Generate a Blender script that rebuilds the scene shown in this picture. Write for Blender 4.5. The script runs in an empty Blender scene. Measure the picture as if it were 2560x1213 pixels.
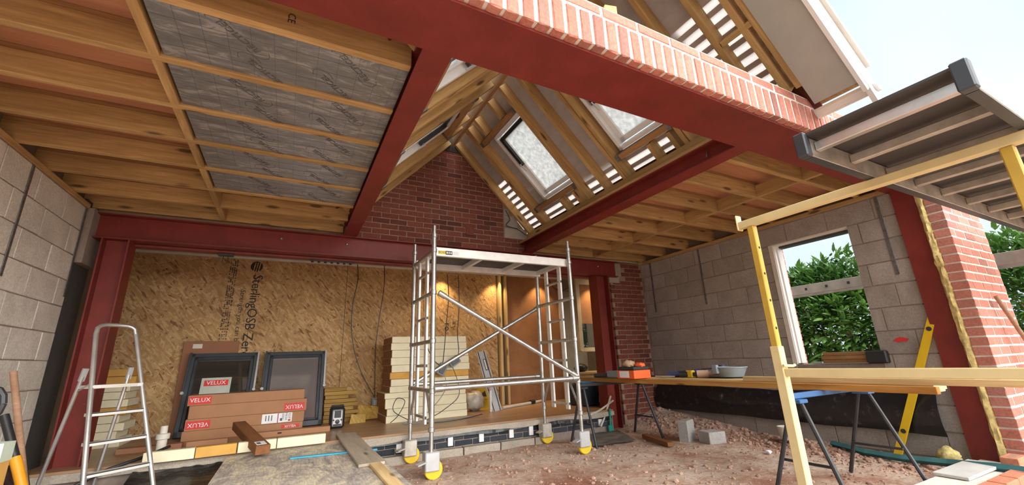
import bpy, bmesh, math, random
from mathutils import Vector, Matrix, noise
random.seed(7)
S = bpy.context.scene
COL = S.collection
V = Vector

# ------------------------------------------------------------------ camera
cam_d = bpy.data.cameras.new('camera')
cam_d.sensor_width = 36.0
cam_d.sensor_fit = 'HORIZONTAL'
cam_d.lens = 1034.05 / 2560 * 36.0
cam_d.clip_start = 0.02
cam = bpy.data.objects.new('camera', cam_d)
COL.objects.link(cam)
r0 = V((0.885915, -0.462304, -0.037807)); r1 = V((0.095460, 0.261477, -0.960477)); r2 = V((0.453918, 0.847292, 0.275778))
m = Matrix.Identity(4)
for i in range(3):
    m[i][0] = r0[i]; m[i][1] = -r1[i]; m[i][2] = -r2[i]
m[2][3] = 1.0
cam.matrix_world = m
S.camera = cam

# ------------------------------------------------------------------ light
W = bpy.data.worlds.new('overcast_sky'); S.world = W; W.use_nodes = True
wn = W.node_tree; wn.nodes.clear()
wo = wn.nodes.new('ShaderNodeOutputWorld'); wb = wn.nodes.new('ShaderNodeBackground')
wtc = wn.nodes.new('ShaderNodeTexCoord'); wnz = wn.nodes.new('ShaderNodeTexNoise'); wr = wn.nodes.new('ShaderNodeValToRGB')
wnz.inputs['Scale'].default_value = 2.2; wnz.inputs['Detail'].default_value = 3; wnz.inputs['Roughness'].default_value = .45
wr.color_ramp.elements[0].position = .35; wr.color_ramp.elements[0].color = (.60, .775, .90, 1)
wr.color_ramp.elements[1].position = .66; wr.color_ramp.elements[1].color = (.86, .93, .96, 1)
wn.links.new(wtc.outputs['Generated'], wnz.inputs['Vector']); wn.links.new(wnz.outputs['Fac'], wr.inputs['Fac'])
wn.links.new(wr.outputs['Color'], wb.inputs['Color']); wb.inputs['Strength'].default_value = 0.56
wn.links.new(wb.outputs['Background'], wo.inputs['Surface'])
sun_d = bpy.data.lights.new('veiled_sun', 'SUN'); sun_d.energy = 4.9; sun_d.angle = math.radians(80); sun_d.color = (1, .965, .91)
sun = bpy.data.objects.new('veiled_sun', sun_d); COL.objects.link(sun)
sun.rotation_euler = V((-0.30, 0.90, -0.72)).to_track_quat('-Z', 'Y').to_euler()
vs = S.view_settings
vs.view_transform = 'Standard'; vs.look = 'None'; vs.gamma = 1.0; vs.use_curve_mapping = False
vs.exposure = 1.05

# ------------------------------------------------------------------ helpers
def put(name, me, mat=None, parent=None, mw=None, smooth=False):
    o = bpy.data.objects.new(name, me)
    COL.objects.link(o)
    if mat is not None and not me.materials:
        me.materials.append(mat)
    if mw is not None:
        o.matrix_world = mw
    if parent is not None:
        o.parent = parent
        o.matrix_parent_inverse = INV[parent.name]
    if smooth:
        for p in me.polygons: p.use_smooth = True
    INV[o.name] = (mw or Matrix.Identity(4)).inverted()
    return o
INV = {}
def reg(o, mw):
    INV[o.name] = mw.inverted()
def tag(o, label, cat, group=None):
    o['label'] = label; o['category'] = cat
    if group: o['group'] = group
    return o
def thing(name, loc, label=None, cat=None, group=None):
    o = bpy.data.objects.new(name, None); COL.objects.link(o)
    o.empty_display_size = .05
    mw = Matrix.Translation(V(loc)); o.matrix_world = mw; reg(o, mw)
    if label: tag(o, label, cat, group)
    return o
def struct(name, loc=(0, 0, 0)):
    o = thing(name, loc); o['kind'] = 'structure'; return o

class MB:
    def __init__(s): s.v = []; s.f = []
    def add(s, v, f):
        n = len(s.v); s.v += [tuple(p) for p in v]; s.f += [tuple(i + n for i in q) for q in f]; return s
    def box(s, x0, x1, y0, y1, z0, z1):
        v = [(x, y, z) for x in (x0, x1) for y in (y0, y1) for z in (z0, z1)]
        return s.add(v, [(0, 1, 3, 2), (4, 6, 7, 5), (0, 4, 5, 1), (2, 3, 7, 6), (0, 2, 6, 4), (1, 5, 7, 3)])
    def cbox(s, x0, x1, y0, y1, z0, z1, b=.004):          # box with chamfered edges
        bm = bmesh.new(); bmesh.ops.create_cube(bm, size=1)
        for q in bm.verts:
            q.co = V(((x0 + x1) / 2 + q.co.x * (x1 - x0), (y0 + y1) / 2 + q.co.y * (y1 - y0), (z0 + z1) / 2 + q.co.z * (z1 - z0)))
        bmesh.ops.bevel(bm, geom=bm.edges[:], offset=b, segments=1, affect='EDGES')
        bm.verts.index_update()
        s.add([q.co[:] for q in bm.verts], [[q.index for q in f.verts] for f in bm.faces]); bm.free(); return s
    def bar(s, p0, p1, w, h, up=(0, 0, 1), ext=0):           # box between two points: w sideways, h along up
        p0 = V(p0); p1 = V(p1); d = (p1 - p0).normalized(); p0 = p0 - d * ext; p1 = p1 + d * ext
        up = V(up); sd = d.cross(up)
        if sd.length < 1e-4: sd = d.cross(V((1, 0, 0)))
        sd.normalize(); u = sd.cross(d)
        v = [p + sd * a * w / 2 + u * b * h / 2 for p in (p0, p1) for a in (-1, 1) for b in (-1, 1)]
        return s.add(v, [(0, 1, 3, 2), (4, 6, 7, 5), (0, 4, 5, 1), (2, 3, 7, 6), (0, 2, 6, 4), (1, 5, 7, 3)])
    def tube(s, pts, r, n=10, cap=True, r1=None):
        pts = [V(p) for p in pts]; N = len(pts); base = len(s.v); prev = None
        for i, p in enumerate(pts):
            t = (pts[min(i + 1, N - 1)] - pts[max(i - 1, 0)]).normalized()
            if prev is None:
                a = V((0, 0, 1)) if abs(t.z) < .9 else V((1, 0, 0)); a = (a - t * a.dot(t)).normalized()
            else:
                a = (prev - t * prev.dot(t)).normalized()
            prev = a; b = t.cross(a); rr = r if r1 is None else r + (r1 - r) * i / (N - 1)
            for k in range(n):
                an = 2 * math.pi * k / n; s.v.append(tuple(p + a * math.cos(an) * rr + b * math.sin(an) * rr))
        for i in range(N - 1):
            for k in range(n):
                k2 = (k + 1) % n; s.f.append((base + i * n + k, base + i * n + k2, base + (i + 1) * n + k2, base + (i + 1) * n + k))
        if cap:
            s.f.append(tuple(base + k for k in reversed(range(n)))); s.f.append(tuple(base + (N - 1) * n + k for k in range(n)))
        return s
    def lathe(s, prof, c=(0, 0, 0), n=20, ax='z'):
        base = len(s.v); c = V(c)
        for r, h in prof:
            for k in range(n):
                a = 2 * math.pi * k / n; q = (r * math.cos(a), r * math.sin(a), h)
                if ax == 'x': q = (h, q[0], q[1])
                if ax == 'y': q = (q[0], h, q[1])
                s.v.append(tuple(c + V(q)))
        for i in range(len(prof) - 1):
            for k in range(n):
                k2 = (k + 1) % n; s.f.append((base + i * n + k, base + i * n + k2, base + (i + 1) * n + k2, base + (i + 1) * n + k))
        s.f.append(tuple(base + k for k in reversed(range(n)))); s.f.append(tuple(base + (len(prof) - 1) * n + k for k in range(n)))
        return s
    def prism(s, poly, d):                                   # 3-D polygon swept by vector d
        n = len(poly); d = V(d); v = [V(p) for p in poly]; v = v + [p + d for p in v]
        f = [tuple(range(n))[::-1], tuple(range(n, 2 * n))] + [(i, (i + 1) % n, n + (i + 1) % n, n + i) for i in range(n)]
        return s.add(v, f)
    def mesh(s, name='m'):
        me = bpy.data.meshes.new(name); me.from_pydata(s.v, [], s.f)
        bm = bmesh.new(); bm.from_mesh(me); bmesh.ops.recalc_face_normals(bm, faces=bm.faces[:]); bm.to_mesh(me); bm.free()
        return me
    def build(s, name, mat, parent=None, smooth=False, mw=None):
        o = put(name, s.mesh(name), mat, parent, mw, smooth)
        if smooth: 
            o.data.set_sharp_from_angle(angle=math.radians(40))
        if parent is None: reg(o, mw or Matrix.Identity(4))
        return o

def frame(p0, p1, up=(0, 0, 1)):                             # matrix with x along p0->p1, origin at the middle
    p0 = V(p0); p1 = V(p1); x = (p1 - p0).normalized(); u = V(up); y = u.cross(x)
    if y.length < 1e-4: y = V((0, 1, 0)).cross(x)
    y.normalize(); z = x.cross(y)
    M = Matrix((x, y, z)).transposed().to_4x4(); M.translation = (p0 + p1) / 2
    return M
TM = {}
def timber(name, p0, p1, w, h, mat, parent=None, up=(0, 0, 1), b=.0025):     # board with its grain along local x
    L = (V(p1) - V(p0)).length
    key = (round(L, 3), w, h, mat.name)
    if key not in TM:
        TM[key] = MB().cbox(-L / 2, L / 2, -w / 2, w / 2, -h / 2, h / 2, b).mesh(name); TM[key].materials.append(mat)
    M = frame(p0, p1, up)
    o = put(name, TM[key], None, parent, M)
    if parent is None: reg(o, M)
    return o

def text_mesh(body, size, mat, name, parent, origin, xdir, ydir, thick=.0006, align='CENTER', spacing=1.0, outline=False, fit=None):
    cu = bpy.data.curves.new('lettering', 'FONT'); cu.body = body; cu.size = size; cu.align_x = align; cu.align_y = 'CENTER'
    cu.space_character = spacing; cu.resolution_u = 2
    if outline: cu.fill_mode = 'NONE'; cu.bevel_depth = size * .018; cu.bevel_resolution = 0
    else: cu.extrude = thick
    t = bpy.data.objects.new('lettering', cu); COL.objects.link(t)
    me = bpy.data.meshes.new_from_object(t)
    bpy.data.objects.remove(t); bpy.data.curves.remove(cu)
    if fit:
        xs_ = [v.co.x for v in me.vertices]; k_ = fit / (max(xs_) - min(xs_))
        for v in me.vertices: v.co.x *= k_
    me.materials.clear(); me.materials.append(mat)
    x = V(xdir).normalized(); y = V(ydir); y = (y - x * y.dot(x)).normalized(); z = x.cross(y)
    M = Matrix((x, y, z)).transposed().to_4x4(); M.translation = V(origin)
    return put(name, me, None, parent, M)

# ------------------------------------------------------------------ materials
def newmat(name):
    mt = bpy.data.materials.new(name); mt.use_nodes = True
    nt = mt.node_tree; bs = nt.nodes['Principled BSDF']
    return mt, nt, bs
def node(nt, t, **kw):
    n = nt.nodes.new(t)
    for k, v in kw.items():
        if k in n.inputs: n.inputs[k].default_value = v
        else: setattr(n, k, v)
    return n
def ramp(nt, fac, stops):
    r = node(nt, 'ShaderNodeValToRGB'); e = r.color_ramp.elements
    while len(e) < len(stops): e.new(.5)
    for q, (p, c) in zip(e, stops): q.position = p; q.color = (*c, 1)
    nt.links.new(fac, r.inputs['Fac']); return r.outputs['Color']
def coords(nt, scale=(1, 1, 1), rot=(0, 0, 0), out='Object', shift=True):
    tc = node(nt, 'ShaderNodeTexCoord'); mp = node(nt, 'ShaderNodeMapping'); mp.inputs['Scale'].default_value = scale; mp.inputs['Rotation'].default_value = rot
    src = tc.outputs[out]
    if shift:
        oi = node(nt, 'ShaderNodeObjectInfo'); ad = node(nt, 'ShaderNodeVectorMath', operation='ADD'); ml = node(nt, 'ShaderNodeMath', operation='MULTIPLY'); ml.inputs[1].default_value = 37.0
        nt.links.new(oi.outputs['Random'], ml.inputs[0]); nt.links.new(src, ad.inputs[0]); nt.links.new(ml.outputs[0], ad.inputs[1]); src = ad.outputs[0]
    nt.links.new(src, mp.inputs['Vector']); return mp.outputs['Vector']
def noi(nt, vec, scale=5, detail=4, rough=.55, dist=0):
    n = node(nt, 'ShaderNodeTexNoise', Scale=scale, Detail=detail, Roughness=rough, Distortion=dist); nt.links.new(vec, n.inputs['Vector']); return n.outputs['Fac']
def mixc(nt, fac, a, b, mode='MIX'):
    mx = node(nt, 'ShaderNodeMix', data_type='RGBA', blend_type=mode)
    for i, q in ((0, fac), (6, a), (7, b)):
        if isinstance(q, (int, float)): mx.inputs[i].default_value = q
        elif isinstance(q, tuple): mx.inputs[i].default_value = (*q, 1)
        else: nt.links.new(q, mx.inputs[i])
    return mx.outputs[2]
def bump(nt, bs, h, strength=.3, dist=.01):
    b = node(nt, 'ShaderNodeBump', Strength=strength, Distance=dist); nt.links.new(h, b.inputs['Height']); nt.links.new(b.outputs['Normal'], bs.inputs['Normal'])
def rnd(nt): return node(nt, 'ShaderNodeObjectInfo').outputs['Random']
def simple(name, c, rough=.5, metal=0, var=.12, scale=6, bmp=0, spec=.5):
    mt, nt, bs = newmat(name); v = coords(nt)
    f = noi(nt, v, scale, 4)
    lo = tuple(max(0, x * (1 - var)) for x in c); hi = tuple(min(1, x * (1 + var)) for x in c)
    nt.links.new(ramp(nt, f, [(.3, lo), (.7, hi)]), bs.inputs['Base Color'])
    bs.inputs['Roughness'].default_value = rough; bs.inputs['Metallic'].default_value = metal; bs.inputs['Specular IOR Level'].default_value = spec
    if bmp: bump(nt, bs, noi(nt, v, scale * 6, 5), bmp, .004)
    return mt
def wood(name, dark, light, knots=True, rough=.7, gs=1.0):
    mt, nt, bs = newmat(name)
    v = coords(nt, (1.2 * gs, 16 * gs, 16 * gs)); g = noi(nt, v, 2.2, 4, .6, .8)
    v2 = coords(nt, (.5, 3, 3)); g2 = noi(nt, v2, 2.0, 2)
    c = ramp(nt, g, [(.28, dark), (.55, tuple((a + b) / 2 for a, b in zip(dark, light))), (.75, light)])
    r = ramp(nt, g2, [(.3, (.78, .76, .72)), (.7, (1.08, 1.06, 1.02))]); c = mixc(nt, 1.0, c, r, 'MULTIPLY')
    rr = ramp(nt, rnd(nt), [(0, (.86, .85, .83)), (1, (1.08, 1.06, 1.05))]); c = mixc(nt, 1.0, c, rr, 'MULTIPLY')
    if knots:
        vk = coords(nt, (2.4, 9, 9)); vo = node(nt, 'ShaderNodeTexVoronoi', Scale=1.0, Randomness=1.0); nt.links.new(vk, vo.inputs['Vector'])
        k = ramp(nt, vo.outputs['Distance'], [(.10, (1, 1, 1)), (.2, (0, 0, 0))]); c = mixc(nt, k, c, tuple(x * .35 for x in dark))
    nt.links.new(c, bs.inputs['Base Color']); bs.inputs['Roughness'].default_value = rough; bs.inputs['Specular IOR Level'].default_value = .25
    bump(nt, bs, g, .15, .002)
    return mt
def brickmat(name, c0, c1, dark, rough=.85):
    mt, nt, bs = newmat(name); v = coords(nt); r = rnd(nt)
    base = ramp(nt, r, [(0, c0), (.45, tuple((a + b) / 2 for a, b in zip(c0, c1))), (.8, c1), (1, dark)])
    f = noi(nt, v, 22, 5, .7, .4); base = mixc(nt, ramp(nt, f, [(.56, (0, 0, 0)), (.74, (.75, .75, .75))]), base, dark)
    f2 = noi(nt, v, 60, 3); base = mixc(nt, 1.0, base, ramp(nt, f2, [(.3, (.8, .8, .8)), (.7, (1.15, 1.15, 1.15))]), 'MULTIPLY')
    nt.links.new(base, bs.inputs['Base Color']); bs.inputs['Roughness'].default_value = rough; bs.inputs['Specular IOR Level'].default_value = .2
    bump(nt, bs, f, .5, .006); return mt
def steel(name, c):
    mt, nt, bs = newmat(name); v = coords(nt, shift=False); f = noi(nt, v, 5, 5, .6)
    col = ramp(nt, f, [(.3, tuple(x * .8 for x in c)), (.7, tuple(x * 1.12 for x in c))])
    v2 = coords(nt, (6, 30, 30), shift=False); s = noi(nt, v2, 3, 6, .75)
    col = mixc(nt, ramp(nt, s, [(.635, (0, 0, 0)), (.70, (.45, .45, .45))]), col, (.45, .22, .19))
    nt.links.new(col, bs.inputs['Base Color']); bs.inputs['Roughness'].default_value = .48; bs.inputs['Specular IOR Level'].default_value = .35
    bump(nt, bs, noi(nt, v, 60, 3), .08, .002); return mt

M_RED = steel('red_oxide_primer', (.19, .026, .019))
M_JOIST = wood('joist_pine', (.36, .215, .088), (.62, .42, .195))
M_RAFT = wood('rafter_pine', (.40, .245, .10), (.66, .45, .20))
M_PALE = wood('pale_pine', (.62, .42, .19), (.84, .66, .38), gs=.8)
M_FLAME = wood('flame_pine', (.36, .15, .03), (.66, .38, .12), gs=.5)
M_BROWNW = wood('brown_board', (.22, .09, .035), (.30, .13, .055), knots=False)
M_PLY = wood('deck_ply', (.44, .20, .11), (.56, .29, .17), knots=False)
M_REDPLY = wood('red_film_ply', (.10, .022, .012), (.17, .04, .022), knots=False)
M_OAK = wood('trimmer_wood', (.28, .145, .06), (.47, .28, .13))
M_HANDLE = wood('handle_wood', (.28, .16, .10), (.42, .27, .18), knots=False)
M_FLOORB = wood('chip_floor', (.34, .21, .12), (.44, .28, .17), knots=False, rough=.35)
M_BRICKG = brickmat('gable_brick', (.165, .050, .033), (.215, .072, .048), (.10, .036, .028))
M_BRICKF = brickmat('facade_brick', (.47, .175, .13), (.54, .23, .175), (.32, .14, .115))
M_BRICKN = brickmat('new_brick', (.55, .20, .12), (.60, .24, .15), (.5, .18, .1))
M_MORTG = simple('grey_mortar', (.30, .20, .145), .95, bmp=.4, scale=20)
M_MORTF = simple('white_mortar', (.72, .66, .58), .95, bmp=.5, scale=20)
M_BLUEBR = brickmat('blue_brick', (.035, .04, .05), (.06, .065, .075), (.02, .02, .025))
def blockmat(name, c):
    mt, nt, bs = newmat(name); v = coords(nt); f = noi(nt, v, 70, 6, .75); g = noi(nt, v, 5, 4)
    col = ramp(nt, f, [(.3, tuple(x * .72 for x in c)), (.7, tuple(x * 1.18 for x in c))])
    col = mixc(nt, 1.0, col, ramp(nt, g, [(.3, (.86, .85, .84)), (.7, (1.08, 1.08, 1.08))]), 'MULTIPLY')
    col = mixc(nt, 1.0, col, ramp(nt, rnd(nt), [(0, (.9, .89, .88)), (1, (1.08, 1.07, 1.06))]), 'MULTIPLY')
    nt.links.new(col, bs.inputs['Base Color']); bs.inputs['Roughness'].default_value = .95; bs.inputs['Specular IOR Level'].default_value = .15
    bump(nt, bs, f, .5, .004); return mt
M_BLOCK = blockmat('concrete_block', (.36, .325, .295))
M_BLOCKL = blockmat('brightened_block', (.70, .66, .59))  # block colour raised to carry the light falling on the left wall
M_BLOCKM = simple('block_mortar', (.27, .215, .18), .95, bmp=.4, scale=25)
M_CONC = blockmat('screed', (.42, .37, .31))
M_GALV = simple('galvanised', (.50, .49, .47), .38, .85, .22, 14)
M_ALU = simple('aluminium', (.66, .65, .63), .33, .8, .12, 9)
M_ALUW = simple('painted_aluminium', (.78, .77, .75), .42, .25, .10, 9)
M_DULL = simple('dull_aluminium', (.50, .46, .40), .5, .5, .25, 10)
M_STEELD = simple('dark_steel', (.035, .037, .042), .5, .2, .3, 9)
M_ZINC = simple('zinc_hanger', (.20, .20, .20), .45, .7, .35, 30)
M_YEL = simple('yellow_paint', (.62, .40, .06), .45, 0, .10, 7)
M_CREAMY = simple('cream_paint', (.80, .66, .34), .45, 0, .06, 7)
M_LEVEL = simple('level_yellow', (.72, .46, .01), .4, 0, .06, 7)
M_WHEEL = simple('wheel_yellow', (.72, .50, .02), .45)
M_WHITE = simple('white_upvc', (.78, .78, .77), .35, 0, .04)
M_OFFW = simple('off_white', (.66, .62, .55), .6, 0, .08)
M_SOFFIT = simple('soffit_board', (.37, .36, .325), .8, 0, .04)
M_BLACK = simple('black_plastic', (.02, .021, .023), .4)
M_DKGREY = simple('dark_grey_frame', (.045, .052, .062), .4)
M_GREYP = simple('grey_plastic', (.22, .25, .27), .5)
M_SILV = simple('silver_plastic', (.50, .50, .51), .35, .3)
M_CARD = simple('cardboard', (.40, .20, .10), .8, 0, .08, 4)
M_CARD2 = simple('cardboard_dark', (.30, .135, .07), .8, 0, .08, 4)
M_REDP = simple('red_print', (.62, .035, .03), .55)
M_INK = simple('black_ink', (.025, .022, .02), .8)
M_INKG = simple('grey_ink', (.10, .10, .105), .6)
M_PIR = simple('pir_foam', (.80, .73, .52), .9, 0, .05, 12)
M_PIRO = simple('pir_foam_aged', (.62, .34, .08), .9, 0, .12, 6)
M_KRAFT = simple('brown_facing', (.33, .15, .06), .8, 0, .15, 6)
M_WOOL = simple('mineral_wool', (.66, .53, .22), 1, 0, .3, 30, 1.0)
M_BLUE = simple('blue_plastic', (.05, .36, .52), .5)
M_TEAL = simple('teal_plank', (.045, .16, .17), .6, 0, .2)
M_BLUEST = simple('blue_steel', (.04, .13, .32), .45)
M_ORANGE = simple('orange_card', (.78, .12, .02), .6)
M_GREEN = simple('green_handle', (.01, .26, .2), .5)
M_SKYP = simple('white_paper', (.82, .82, .82), .7)
M_RUBBER = simple('rubber_mat', (.13, .115, .10), .9, 0, .3, 8)
M_BAG = simple('clear_bag', (.42, .38, .33), .3, 0, .35, 9)
M_PLASTERC = simple('ceiling_board', (.45, .40, .35), .9)
M_DARKROOM = simple('dark_wall', (.16, .12, .09), .9)
M_CREAMC = simple('cream_cabinet', (.55, .45, .29), .5)
def osbmat(name, base, dark, light):
    mt, nt, bs = newmat(name); col = None
    for i, (an, sc) in enumerate(((.35, (8, 9, 40)), (1.25, (9, 9, 44)), (-.6, (8, 9, 36)), (2.2, (11, 9, 50)))):
        v = coords(nt, (1, 1, 1), (0, an, 0), shift=False); mp = node(nt, 'ShaderNodeMapping'); mp.inputs['Scale'].default_value = sc; mp.inputs['Location'].default_value = (3.1 * i, 0, 1.7 * i); nt.links.new(v, mp.inputs['Vector'])
        vo = node(nt, 'ShaderNodeTexVoronoi', Scale=1.0, Randomness=1.0); nt.links.new(mp.outputs['Vector'], vo.inputs['Vector'])
        sp = node(nt, 'ShaderNodeSeparateColor'); nt.links.new(vo.outputs['Color'], sp.inputs[0])
        c = ramp(nt, sp.outputs[0], [(.02, dark), (.10, tuple(.75 * a + .25 * b for a, b in zip(base, dark))), (.5, base), (.95, light)])
        if col is None: col = c; prev = sp.outputs[1]
        else: col = mixc(nt, ramp(nt, sp.outputs[1], [(.45, (0, 0, 0)), (.5, (.85, .85, .85))]), col, c)
    f = noi(nt, coords(nt, shift=False), 1.3, 3); col = mixc(nt, 1.0, col, ramp(nt, f, [(.3, (.88, .85, .82)), (.7, (1.1, 1.08, 1.05))]), 'MULTIPLY')
    nt.links.new(col, bs.inputs['Base Color']); bs.inputs['Roughness'].default_value = .7; bs.inputs['Specular IOR Level'].default_value = .25
    return mt
M_OSB = osbmat('osb_board', (.44, .27, .12), (.19, .09, .037), (.59, .41, .22))
def foilmat():
    mt, nt, bs = newmat('foil_facing'); v = coords(nt)
    f = noi(nt, coords(nt, (2.0, 7, 1)), 2.2, 6, .7, 1.2)
    bs.inputs['Metallic'].default_value = .75
    nt.links.new(ramp(nt, f, [(.35, (.25, .25, .255)), (.52, (.32, .32, .325)), (.62, (.52, .51, .50)), (.7, (.36, .36, .36))]), bs.inputs['Base Color'])
    nt.links.new(ramp(nt, f, [(.3, (.30, .30, .30)), (.7, (.55, .55, .55))]), bs.inputs['Roughness'])
    bump(nt, bs, noi(nt, coords(nt, (3, 9, 1)), 5, 5, .6, 2.0), .25, .006)
    return mt
M_FOIL = foilmat()
def membmat():
    mt, nt, bs = newmat('roof_membrane'); nt.nodes.remove(bs); out = nt.nodes['Material Output']
    d = node(nt, 'ShaderNodeBsdfDiffuse'); t = node(nt, 'ShaderNodeBsdfTranslucent'); mx = node(nt, 'ShaderNodeMixShader'); mx.inputs[0].default_value = .5
    f = noi(nt, coords(nt, (3, 1.5, 3), shift=False), 4, 4)
    c = ramp(nt, f, [(.3, (.70, .67, .65)), (.7, (.82, .79, .77))])
    nt.links.new(c, d.inputs['Color']); nt.links.new(c, t.inputs['Color'])
    nt.links.new(d.outputs[0], mx.inputs[1]); nt.links.new(t.outputs[0], mx.inputs[2]); nt.links.new(mx.outputs[0], out.inputs['Surface']); return mt
M_MEMB = membmat()
def filmmat():
    mt, nt, bs = newmat('filmed_pane'); nt.nodes.remove(bs); out = nt.nodes['Material Output']
    t = node(nt, 'ShaderNodeBsdfTranslucent'); d = node(nt, 'ShaderNodeBsdfGlossy', Roughness=.25); mx = node(nt, 'ShaderNodeMixShader'); mx.inputs[0].default_value = .08
    c = ramp(nt, noi(nt, coords(nt), 22, 4), [(.35, (.46, .46, .455)), (.65, (.62, .62, .61))]); nt.links.new(c, t.inputs['Color'])
    nt.links.new(t.outputs[0], mx.inputs[1]); nt.links.new(d.outputs[0], mx.inputs[2]); nt.links.new(mx.outputs[0], out.inputs['Surface']); return mt
M_FILM = filmmat()
def glassmat():
    mt, nt, bs = newmat('mirror_glass'); bs.inputs['Base Color'].default_value = (.03, .033, .03, 1); bs.inputs['Roughness'].default_value = .04
    bs.inputs['Specular IOR Level'].default_value = 1.0; bs.inputs['IOR'].default_value = 1.9
    return mt
M_GLASS = glassmat()
M_GLASS2 = simple('brightened_glass', (.34, .32, .32), .05, .6, .1, 2)  # brighter copy of the pane glass, strong reflection put into its colour
def dirtmat():
    mt, nt, bs = newmat('red_earth'); v = coords(nt, shift=False)
    a = noi(nt, v, 1.1, 5, .6); b = noi(nt, v, 26, 6, .75); c = noi(nt, v, 5, 5, .65)
    col = ramp(nt, a, [(.34, (.36, .17, .11)), (.45, (.58, .41, .32)), (.58, (.68, .54, .445))])
    col = mixc(nt, ramp(nt, c, [(.50, (0, 0, 0)), (.68, (.8, .8, .8))]), col, (.42, .20, .13))
    col = mixc(nt, 1.0, col, ramp(nt, b, [(.3, (.62, .6, .58)), (.7, (1.25, 1.25, 1.25))]), 'MULTIPLY')
    nt.links.new(col, bs.inputs['Base Color']); bs.inputs['Roughness'].default_value = .95; bs.inputs['Specular IOR Level'].default_value = .15
    bump(nt, bs, b, .9, .02); return mt
M_DIRT = dirtmat()
M_STONE = simple('pebble', (.40, .25, .185), .9, 0, .45, 3)
def dpmmat():
    mt, nt, bs = newmat('black_membrane'); v = coords(nt, shift=False); n = noi(nt, v, 9, 5, .75)
    nt.links.new(ramp(nt, n, [(.57, (.014, .0145, .017)), (.66, (.06, .06, .063)), (.72, (.20, .20, .20))]), bs.inputs['Base Color'])
    bs.inputs['Roughness'].default_value = .30; bump(nt, bs, noi(nt, v, 4, 3), .6, .04); return mt
M_DPM = dpmmat()
def leafmat(name, c0, c1):
    mt, nt, bs = newmat(name)
    c = ramp(nt, rnd(nt), [(0, c0), (1, c1)]); geo = node(nt, 'ShaderNodeNewGeometry')
    c = mixc(nt, 1.0, c, ramp(nt, geo.outputs['Random Per Island'], [(0, (.55, .62, .5)), (1, (1.35, 1.25, 1.1))]), 'MULTIPLY')
    nt.links.new(c, bs.inputs['Base Color']); bs.inputs['Roughness'].default_value = .45
    t = node(nt, 'ShaderNodeBsdfTranslucent'); nt.links.new(c, t.inputs['Color']); mx = node(nt, 'ShaderNodeMixShader'); mx.inputs[0].default_value = .35
    nt.links.new(bs.outputs[0], mx.inputs[1]); nt.links.new(t.outputs[0], mx.inputs[2]); nt.links.new(mx.outputs[0], nt.nodes['Material Output'].inputs['Surface']); return mt
M_LEAF = leafmat('leaf_green', (.06, .155, .03), (.12, .26, .055))
def wornmat():
    mt, nt, bs = newmat('worn_ply'); v = coords(nt, (1, 1, 1), shift=False)
    f = noi(nt, coords(nt, (2.4, 1.2, 1), shift=False), 2.6, 7, .75, 1.0); g = noi(nt, coords(nt, (26, 3, 1), shift=False), 3, 4)
    col = ramp(nt, f, [(.38, (.33, .29, .265)), (.47, (.47, .42, .37)), (.55, (.66, .58, .43)), (.66, (.78, .70, .50))])
    col = mixc(nt, 1.0, col, ramp(nt, g, [(.3, (.7, .7, .7)), (.65, (1.1, 1.1, 1.1))]), 'MULTIPLY')
    nt.links.new(col, bs.inputs['Base Color']); bs.inputs['Roughness'].default_value = .6; return mt
M_WORN = wornmat()

# ------------------------------------------------------------------ masonry
def unit_meshes(mat, L, D, H, nvar=4, jit=.003, name='brick'):
    out = []
    for k in range(nvar):
        b = MB().cbox(-L / 2, L / 2, -D / 2, D / 2, -H / 2, H / 2, .004)
        b.v = [(x + random.uniform(-jit, jit), y, z + random.uniform(-jit, jit)) for x, y, z in b.v]
        me = b.mesh(name); me.materials.append(mat); out.append(me)
    return out
def courses(parent, name, mat, org, ax, inward, x0, x1, z0, ncourse, pl, pz, L, H, D, keep=None, cut=None, off0=0, half=None, minlen=.04, zmax=None, offs=None):
    """lay units along axis ax (unit vector) from org; face plane at org; inward = direction into the wall"""
    ms = unit_meshes(mat, L, D, H, name=name); ax = V(ax); inw = V(inward)
    M3 = Matrix((ax, inw, ax.cross(inw) if ax.cross(inw).z > 0 else -ax.cross(inw))).transposed()
    n = 0
    for c in range(ncourse):
        za = z0 + c * pz; zb = za + H
        if zmax and zb > zmax: zb = zmax
        if zb - za < .02: continue
        o = off0 + (pl / 2 if c % 2 else 0)
        if offs: o = offs[c % len(offs)]
        k = math.floor((x0 - o) / pl) - 1
        while True:
            a = o + k * pl; b = a + L; k += 1
            if a > x1: break
            segs = [(max(a, x0), min(b, x1))]
            if cut:
                new = []
                for (p, q) in segs:
                    for (ca, cb, cz0, cz1) in cut:
                        if za < cz1 - .02 and zb > cz0 + .02:
                            if p < ca: new.append((p, min(q, ca)))
                            if q > cb: new.append((max(p, cb), q))
                            break
                    else: new.append((p, q))
                segs = new
            for p, q in segs:
                if q - p < minlen: continue
                if keep:
                    r = keep(p, q, za, zb)
                    if not r: continue
                    p, q = r
                    if q - p < minlen: continue
                ctr = V(org) + ax * ((p + q) / 2) + inw * (D / 2 + random.uniform(0, .003)) + V((0, 0, (za + zb) / 2))
                mw = M3.to_4x4() @ Matrix.Diagonal(((q - p) / L, 1, (zb - za) / H, 1)); mw.translation = ctr
                put(name, random.choice(ms), None, parent, mw); n += 1
    return n

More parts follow.
